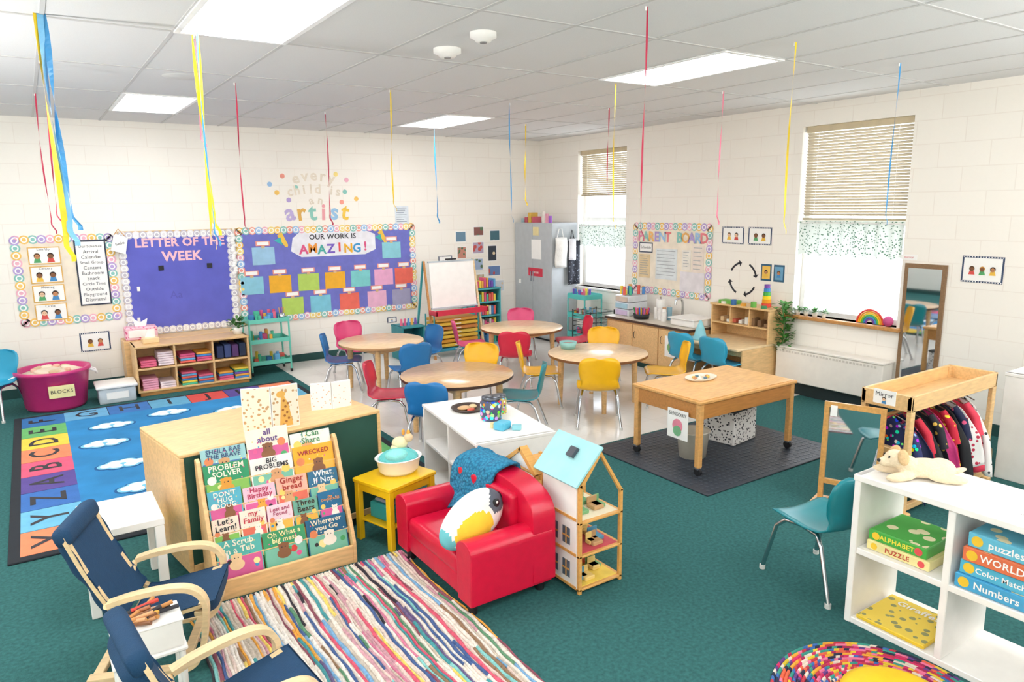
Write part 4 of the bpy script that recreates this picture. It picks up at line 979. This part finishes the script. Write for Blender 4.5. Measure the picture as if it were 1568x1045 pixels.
# easel + drawers
b=MB('whiteboard_easel'); AQ=M('#3aa7ae',.4,name='aqua_metal')
F1=Frame((4.24,8.22,.66),(1,0,0),(0,.12,1)); b.rect(F1,0,0,.66,.58,0,WHITE,.012); b.rect(F1,-.015,-.02,.675,0,-.005,M('#b8c4cc',.4),.03); b.rect(F1,-.015,.58,.675,.60,-.005,M('#b8c4cc',.4),.02)
b.rect(F1,.25,.605,.4,.625,-.005,BLACK,.03)
for x in (4.2,4.94):
    b.prism([(x-.012,8.08,0.003),(x-.012,8.11,0.003),(x-.012,8.355,1.26),(x-.012,8.335,1.26)],(.024,0,0),BIRCHD if x<4.5 else BIRCHL); b.prism([(x-.012,8.66,0.003),(x-.012,8.69,0.003),(x-.012,8.37,1.26),(x-.012,8.35,1.26)],(.024,0,0),AQ)
b.b2((4.18,8.02,.58),(4.96,8.2,.60),M('#d8304a',.4)); b.b2((4.18,8.0,.58),(4.96,8.02,.65),M('#d8304a',.4)); b.b2((4.18,8.0,.58),(4.2,8.2,.64),M('#d8304a',.4)); b.b2((4.94,8.0,.58),(4.96,8.2,.64),M('#d8304a',.4))
b.done()
b=MB('colorful_tray_organizer',(4.57,8.30,.003))
for sx in (-.33,.33):
    for sy in (-.12,.12): b.tube([(sx,sy,.03),(sx,sy,.56)],.01,AQ); b.cyl((sx-.01,sy,.02),(sx+.01,sy,.02),.02,BLACK)
tc_=['#3aa0c0','#f0c84a','#e9a83a','#f0c84a','#f0d05a','#d8904a','#f0c84a','#e9b04a']
for k in range(8): b.b2((-.31,-.15,.08+k*.056),(.31,.14,.12+k*.056),M(tc_[k],.45),.008); b.b2((-.05,-.156,.095+k*.056),(.05,-.15,.105+k*.056),WHITE,0)
b.done()
b=MB('teal_bookshelf',(5.33,8.78,.003)); openshelf(b,.46,.3,.80,1,4,M('#4fb0b8',.5,name='teal_paint_shelf'),.02); b.done()
b=MB('shelf_books'); rr=random.Random(12)
for z in (.025,.22,.42,.61,.81):
    for i in range(9):
        x=5.14+i*.04; b.b2((x,8.66,z),(x+.032,8.8,z+.09+rr.random()*.06),M(rr.choice(C+['#e9e4da']),.6),.002)
b.done()
b=MB('low_teal_easel_cabinet',(3.98,8.42,.003)); openshelf(b,.32,.34,.44,1,2,M('#2f8f98',.5),.02); b.done()
b=MB('paint_bottle_set')
for i in range(5): b.cyl((3.88+i*.05,8.4,.443),(3.88+i*.05,8.4,.53),.02,M(C[i],.4),.012)
b.done()

# ---------------------------------------------------------------- counter
b=MB('wooden_sink_counter',(6.255,6.08,.003)); cw=.62; y0,y1=-.66,.74
b.b2((-cw/2,y0,.54),(cw/2-.005,y1,.57),M('#4b3a32',.4,name='dark_edge_counter'),.005); b.b2((-cw/2+.004,y0+.004,.57),(cw/2-.01,y1-.004,.574),M('#d8cdbd',.3,name='counter_laminate'),0)
b.b2((-cw/2+.03,y0+.02,.07),(cw/2-.01,y1-.02,.54),wood('#deb078','maple_cabinet'),.003); b.b2((-cw/2+.07,y0+.04,0),(cw/2-.01,y1-.04,.07),M('#1d4a48',.6))
n=3
for k in range(n):
    ya=y0+.04+k*(y1-y0-.08)/n; yb2=ya+(y1-y0-.08)/n-.015; b.b2((-cw/2+.014,ya,.09),(-cw/2+.03,yb2,.52),wood('#e8bf88','maple_door'),.004); b.tube([(-cw/2+.01,yb2-.05,.36),(-cw/2-.008,yb2-.05,.37),(-cw/2-.008,yb2-.05,.43),(-cw/2+.01,yb2-.05,.44)],.004,BLACK,6)
Fq=Frame((-cw/2+.014,0,0),(0,-1,0),(0,0,1)); b.rect(Fq,.3,.22,.52,.46,0,WHT2,.003); b.disc(Fq,.41,.33,.07,.003,M('#7fb87a',.6)); b.disc(Fq,.41,.36,.04,.005,M('#e8c04a',.6))
b.done()
b=MB('white_sink_basin'); b.prism([(6.05,5.45,.577),(6.4,5.45,.577),(6.4,5.8,.577),(6.05,5.8,.577)],(0,0,.09),WHITE,.02); b.b2((6.03,5.43,.66),(6.42,5.82,.672),WHITE); b.done()
b=MB('faucet'); b.tube(smooth([(6.47,6.0,.577),(6.47,6.0,.75),(6.44,6.0,.82),(6.36,6.0,.82),(6.34,6.0,.76)],5),.013,CHROME); b.cyl((6.47,5.92,.577),(6.47,5.92,.62),.018,CHROME); b.cyl((6.47,6.08,.577),(6.47,6.08,.62),.018,CHROME); b.done()
b=MB('plastic_drawer_unit'); 
for k in range(3):
    b.b2((6.1,6.55,.577+k*.085),(6.42,6.8,.655+k*.085),M('#dfe4ea',.3),.006); b.b2((6.09,6.57,.585+k*.085),(6.1,6.78,.645+k*.085),M(['#c9b8d8','#a8d0e0','#d8c8b8'][k],.4),.002)
b.done()
b=MB('drawer_top_supplies'); rr=random.Random(15)
for i in range(14): x=6.13+rr.random()*.26;y=6.58+rr.random()*.2; b.cyl((x,y,.832),(x,y,.87+rr.random()*.08),.02,M(rr.choice(C+['#4ab0b8','#4ab0b8','#f2f0ec']),.5),seg=10)
b.done()
b=MB('marker_caddy'); b.lathe((6.12,6.34,.577),[(0,0),(.09,0),(.1,.06),(.09,.06),(0,.02)],BLACK,16)
for i in range(24): a=rr.random()*6.3; r_=rr.random()*.08; b.cyl((6.12+r_*math.cos(a),6.34+r_*math.sin(a),.6),(6.12+r_*1.3*math.cos(a),6.34+r_*1.3*math.sin(a),.68+rr.random()*.04),.009,M(rr.choice(['#e8483a','#f2c01c','#3a9a5a','#3a6ec8','#8a3aa8','#e86aa0','#f08a2a']),.4),seg=6)
b.done()
b=MB('paper_towel_roll'); b.cyl((6.38,6.28,.577),(6.38,6.28,.80),.055,WHT2,seg=20); b.cyl((6.38,6.28,.80),(6.38,6.28,.83),.012,CHROME); b.done()
b=MB('counter_supplies')
for i in range(10): x=6.1+rr.random()*.3;y=6.0+rr.random()*.22; b.cyl((x,y,.577),(x,y,.65+rr.random()*.12),.02+rr.random()*.015,M(rr.choice(['#f2f0ec','#e9e4da','#d8d0c4','#8ab0c0','#c8a080']),.5),seg=12)
b.done()
b=MB('green_box_toy'); b.b2((6.30,5.1,.863),(6.42,5.32,.90),M('#6ab04a',.5)); b.done()

# ---------------------------------------------------------------- desk with hutch
b=MB('wooden_play_desk_with_hutch',(6.18,5.0,.003))
DY0,DY1=-.37,.40
b.b2((-.38,DY0,.47),(.36,DY1,.495),BIRCHL,.005)
for y in (DY0,DY1-.022): 
    b.b2((-.30,y,0),(.36,y+.022,.47),BIRCH); b.b2((.10,y,.495),(.36,y+.022,.86),BIRCH)
b.b2((.08,DY0-.005,.84),(.365,DY1+.005,.86),BIRCH,.004); b.b2((.345,DY0+.02,.1),(.36,DY1-.02,.84),BIRCH)
b.b2((.10,DY0+.02,.64),(.345,DY1-.02,.655),BIRCH); 
for y in (-.12,.13): b.b2((.10,y,.655),(.345,y+.015,.84),BIRCH)
b.b2((-.28,DY0+.02,.40),(-.26,DY1-.02,.47),BIRCH)
b.done()
b=MB('hutch_toys'); rr=random.Random(21)
for i in range(8): 
    y=4.68+i*.082; b.b2((6.32,y,.662),(6.42,y+.045,.69+rr.random()*.06),M(rr.choice(['#c8604a','#d9b88a','#5f9aa0','#8a6a4a','#e9e4da']),.6))
for i in range(5): b.cyl((6.3,4.72+i*.13,.862),(6.3,4.72+i*.13,.89+.03*(i%2)),.03,M(['#3a8a5a','#6ab04a','#e0a03a','#3a6ea8','#e9e4da'][i],.5))
b.done()
b=MB('rainbow_stacker_toy')
for i,c in enumerate(['#e8483a','#f2a01c','#f2d01c','#4ab04a','#3a8ac8','#7a4aa8']): b.cyl((6.42,4.78,.865+i*.04),(6.42,4.78,.903+i*.04),.05-.004*i,M(c,.4),seg=16)
b.done()
b=MB('aqua_toy_hat'); b.lathe((5.98,5.28,.498),[(0,0),(.12,0),(.12,.015),(.07,.02),(.05,.10),(.012,.20),(0,.2)],M('#8fd0dc',.6),20); b.done()
b=MB('trailing_ivy_plant'); leafs(b,(6.44,4.57,.42),240,.09,.5,5,.07); b.tube([(6.44,4.58,.44),(6.45,4.57,.7),(6.44,4.6,.9),(6.5,4.62,.93)],.006,LEAF,6); b.done()

# heater
b=MB('wall_convector_heater'); HM=M('#f4eee5',.45,name='heater_enamel',var=.02)
b.b2((6.38,3.46,.13),(6.556,4.60,.47),HM,.008); b.b2((6.37,3.45,.47),(6.556,4.61,.49),HM,.004); b.b2((6.42,3.48,.0),(6.556,4.58,.13),M('#1a2a2c',.8),0)
for k in range(30): b.b2((6.376,3.52+k*.035,.43),(6.381,3.54+k*.035,.45),M('#d9d2c8',.6),0)
b.done()
# sill toys
for yy,s in ((4.5,1),(4.4,.8),(4.3,.9),(4.2,.7)):
    b=MB('potted_succulent'); b.lathe((6.56,yy,.80),[(0,0),(.025*s,0),(.032*s,.05),(.026*s,.05),(0,.045)],M(random.choice(['#f0efe9','#c9806a','#e0d8c8']),.5),14); leafs(b,(6.56,yy,.845),26,.02,.03,int(yy*10),.045); b.done()
b=MB('rainbow_arch_toy')
for i,c in enumerate(['#e8483a','#f2a01c','#f2d01c','#4ab04a','#3a8ac8','#7a4aa8']):
    R=.13-i*.018; b.tube([(6.56,3.72+R*math.cos(a*math.pi/14),.809+R*math.sin(a*math.pi/14)) for a in range(15)],.0088,M(c,.4),8)
b.done()
b=MB('globe_toy'); b.ell((6.57,3.55,.85),(.045,.045,.05),M('#c8508a',.5)); b.done()

# ---------------------------------------------------------------- dress-up rack & floor mirror
b=MB('dress_up_clothes_rack'); RX0_,RX1_,RYa,RYb=4.31,5.42,2.14,2.46; RH=.79
for x in (RX0_,RX1_-.05):
    for y in (RYa,RYb-.03): b.b2((x,y,0.04),(x+.05,y+.03,RH-.01),BIRCH,.004)
    b.b2((x,RYa-.03,0),(x+.05,RYb+.03,.045),BIRCH,.006); b.b2((x,RYa+.03,.40),(x+.05,RYb-.03,.44),BIRCH)
for y in (RYa,RYb-.02): b.b2((RX0_,y,RH-.09),(RX1_,y+.02,RH),BIRCH,.004)
b.b2((RX0_,RYa,RH-.09),(RX0_+.02,RYb,RH),BIRCH); b.b2((RX1_-.02,RYa,RH-.09),(RX1_,RYb,RH),BIRCH); b.b2((RX0_,RYa,RH-.10),(RX1_,RYb,RH-.088),BIRCH)
b.tube([(RX0_+.02,(RYa+RYb)/2,.64),(RX1_-.02,(RYa+RYb)/2,.64)],.012,BIRCHD); b.b2((RX0_+.05,RYb-.03,.05),(RX1_-.05,RYb,.09),BIRCH); b.b2((RX0_+.05,RYa,.05),(RX1_-.05,RYa+.03,.09),BIRCH)
b.done()
b=MB('dress_up_costumes'); gm=[spots('rainbow_floral','#2a3466','#ffffff',30,.34,True),spots('floral_navy','#1c2448','#e85c8a',22,.3),M('#d02440',.7,bump=.2),M('#1f2126',.8),spots('black_floral','#22222e','#f4c85a',22,.3),M('#d83a84',.7,bump=.2),spots('red_print','#c8203c','#f4d83a',24,.28),M('#1f2126',.8),spots('floral_navy','#1c2448','#e85c8a',22,.3),spots('polka','#f8f4f2','#c83050',26,.28),M('#e8405a',.7),spots('polka2','#f8f4f2','#2a2a33',26,.26)]
for i in range(12):
    x=RX0_+.10+i*.079; mm=gm[i%len(gm)]; zb=.09+.07*((i*7)%4)/2; yc=(RYa+RYb)/2
    def fn(u,v,x=x,zb=zb,i=i):
        s=(u-.5)*2; wv=.075+.10*min(1,v*2.2)+.06*v+.02*math.sin(i*3)
        fold=.038*math.sin(s*(6+i%4)+i*1.7)*min(1,v*1.4)
        z=.62-.06*abs(s)*(1-v)-v*(.62-zb)+.03*math.sin(u*9+i)*v
        return (x+fold+.008*math.sin(v*9),yc+s*wv-.012*math.sin(i*2),z)
    b.grid(fn,30,14,mm,th=.004)
    if i%2==0:
        for e in (-1,1): b.tube([(x,yc+e*.07,.585),(x+.015,yc+e*.13,.50),(x+.02,yc+e*.16,.38)],[.022,.028,.034],mm,10)
    b.tube([(x,yc-.09,.60),(x,yc,.632),(x,yc+.09,.60)],.004,CHROME,5)
b.done()
b=MB('child_floor_mirror'); F2=Frame((4.135,2.60,0),(.333,-.943,0),(0.05,.02,1)); FM=wood('#dba35c','pine_frame')
def rr_(a0,b0,a1,b1,d,m,t): b.rect(F2,a0,b0,a1,b1,d,m,t)
rr_(0,.04,.03,.69,0,FM,.025); rr_(.33,.04,.36,.69,0,FM,.025); rr_(.03,.655,.33,.69,0,FM,.025); rr_(.03,.15,.33,.18,0,FM,.025); rr_(.025,.16,.335,.67,.003,MIR,.006)
rr_(-.02,0,.06,.045,-.05,FM,.2); rr_(.30,0,.38,.045,-.05,FM,.2)
rr_(.04,.60,.08,.67,.026,WHT2,.002)
b.done()
b=MB('mirror_label_card'); Fm=Frame((RX0_,0,0),(0,-1,0),(0,0,1)); b.rect(Fm,-2.38,.71,-2.24,.80,0,WHT2,.004); b.text(Fm,'Mirror',-2.31,.77,.04,INK,.006); kidface(b,Fm,-2.31,.74,.03,.005); b.done()
b=MB('wooden_toy_tree'); b.b2((5.50,2.20,0),(5.66,2.36,.20),BIRCHL,.05,3); b.done()

# right small white shelf
b=MB('white_bookshelf',(5.86,1.84,0)); openshelf(b,.60,.62,.77,1,3,WHITE,.025,back=False); b.done()
b=MB('shelf_toys')
for i in range(4): b.b2((5.7+i*.1,1.75,.53),(5.78+i*.1,1.9,.62),M(['#3a8ac8','#e9b04a','#6ab04a','#d85a6a'][i],.5))
b.done()

# ---------------------------------------------------------------- big white cube shelf
b=MB('white_cube_shelf',(3.215,1.09,0),math.radians(-90)); openshelf(b,1.26,.40,.73,3,2,WHITE,.03,back=False); b.done()
def gamebox(b,x0,y0,x1,y1,z0,z1,c,txt=None,tc='#ffffff'):
    b.b2((x0,y0,z0),(x1,y1,z1),M(c,.35),.003)
    if txt: b.text(Frame((x0,0,0),(0,-1,0),(0,0,1)),txt,-(y0+y1)/2,(z0+z1)/2,(z1-z0)*.7,M(tc,.5),.001,fit=(y1-y0)*.6,bold=.02)
    b.rect(Frame((0,0,z1),(1,0,0),(0,1,0)),x0+.01,y0+.01,x1-.01,y1-.01,0,spots('box_art_'+c,c,'#f4e9c0',14,.35),.0008)
    Fx=Frame((x0,0,0),(0,-1,0),(0,0,1)); b.disc(Fx,-(y1-.035),(z0+z1)/2,(z1-z0)*.36,.0,M('#f4c83a',.4),.001); b.disc(Fx,-(y0+.035),(z0+z1)/2,(z1-z0)*.36,.0,M('#e8585a',.4),.001)
b=MB('board_game_boxes')
gamebox(b,3.05,1.38,3.33,1.66,.382,.425,'#f0e3a0','PUZZLE','#c03a2a'); gamebox(b,3.06,1.40,3.34,1.66,.426,.475,'#4fae4c','ALPHABET','#f4e24a')
for k,(c,t) in enumerate((('#4aa8d8','Numbers'),('#58b8d8','Color Match'),('#e87850','WORLD'),('#6ac0dc','puzzles'))):
    z=.382+k*.062; gamebox(b,3.03+.01*(k%2),.96,3.33,1.27-.01*k,z,z+.06,c,t)
gamebox(b,3.04,.60,3.33,.85,.382,.44,'#4a9ad8','Memory'); gamebox(b,3.04,.60,3.33,.85,.441,.50,'#e8b83a','Bingo')
b.done()
b=MB('giraffe_picture_book'); b.b2((3.03,1.36,.032),(3.34,1.67,.05),M('#f0cc3a',.4),.003); b.rect(Frame((0,0,.05),(1,0,0),(0,1,0)),3.035,1.365,3.335,1.665,0,spots('giraffe_cover','#f4d65a','#9a9a6a',22,.34),.001); b.text(Frame((0,0,.051),(0,-1,0),(1,0,0)),'Giraffes',-1.51,3.28,.06,WHT2,.002,bold=.02); b.done()
b=MB('shelf_label'); b.rect(Frame((0,0,.73),(0,-1,0),(1,0,0)),-1.12,3.06,-.9,3.2,0.001,WHT2,.001); b.text(Frame((0,0,.73),(0,-1,0),(1,0,0)),'Games and puzzles',-1.01,3.13,.03,INK,.003,fit=.18); b.done()
# plush puppy lying flat on shelf
FUR=M('#efdcbc',.95,bump=.6,scale=20,name='cream_plush',bscale=90); FUR2=M('#dcb98a',.95,bump=.6)
b=MB('plush_puppy_toy',(3.20,1.53,.73),math.radians(142))
b.ell((-.02,0,.045),(.11,.055,.045),FUR); b.ell((-.09,.0,.045),(.06,.06,.045),FUR); b.ell((.06,0,.06),(.05,.045,.045),FUR)
b.ell((.11,.0,.088),(.047,.045,.042),FUR); b.ell((.152,.0,.074),(.03,.027,.022),FUR)
for s in (-1,1):
    b.ell((.10,s*.050,.022),(.08,.022,.022),FUR,rot=(0,0,s*.25)); b.ell((-.09,s*.070,.022),(.08,.024,.022),FUR,rot=(0,0,-s*.3))
b.ell((-.165,0,.035),(.04,.014,.014),FUR,rot=(0,.3,0))
pu=b.done(remesh=.006)
b=MB('face_details')
for s in (-1,1):
    b.ell((.095,s*.044,.108),(.024,.012,.036),FUR2,rot=(s*.45,0,0)); b.ell((.144,s*.021,.101),(.006,.005,.007),BLACK,seg=8)
b.ell((.180,0,.080),(.008,.011,.008),BLACK,seg=8)
fd=b.done(); fd.parent=pu

# ---------------------------------------------------------------- world & camera
w=bpy.data.worlds.new('daylight'); scene.world=w; w.use_nodes=True
w.node_tree.nodes['Background'].inputs[0].default_value=lin('#eef5ff'); w.node_tree.nodes['Background'].inputs[1].default_value=6.
yaw,pit,roll=[math.radians(v) for v in (33.64,10.68,-.68)]
Fv=Vector((math.sin(yaw)*math.cos(pit),math.cos(yaw)*math.cos(pit),-math.sin(pit))); rv=Vector((math.cos(yaw),-math.sin(yaw),0)); uv=rv.cross(Fv)
r2=rv*math.cos(roll)+uv*math.sin(roll); u2=-rv*math.sin(roll)+uv*math.cos(roll)
m=Matrix((r2,u2,-Fv)).transposed().to_4x4(); m.translation=Vector((0,0,1.95))
cam=bpy.data.cameras.new('camera'); cam.lens=36*1100/1568; cam.sensor_width=36; cam.clip_start=.05
co=bpy.data.objects.new('camera',cam); scene.collection.objects.link(co); co.matrix_world=m; scene.camera=co
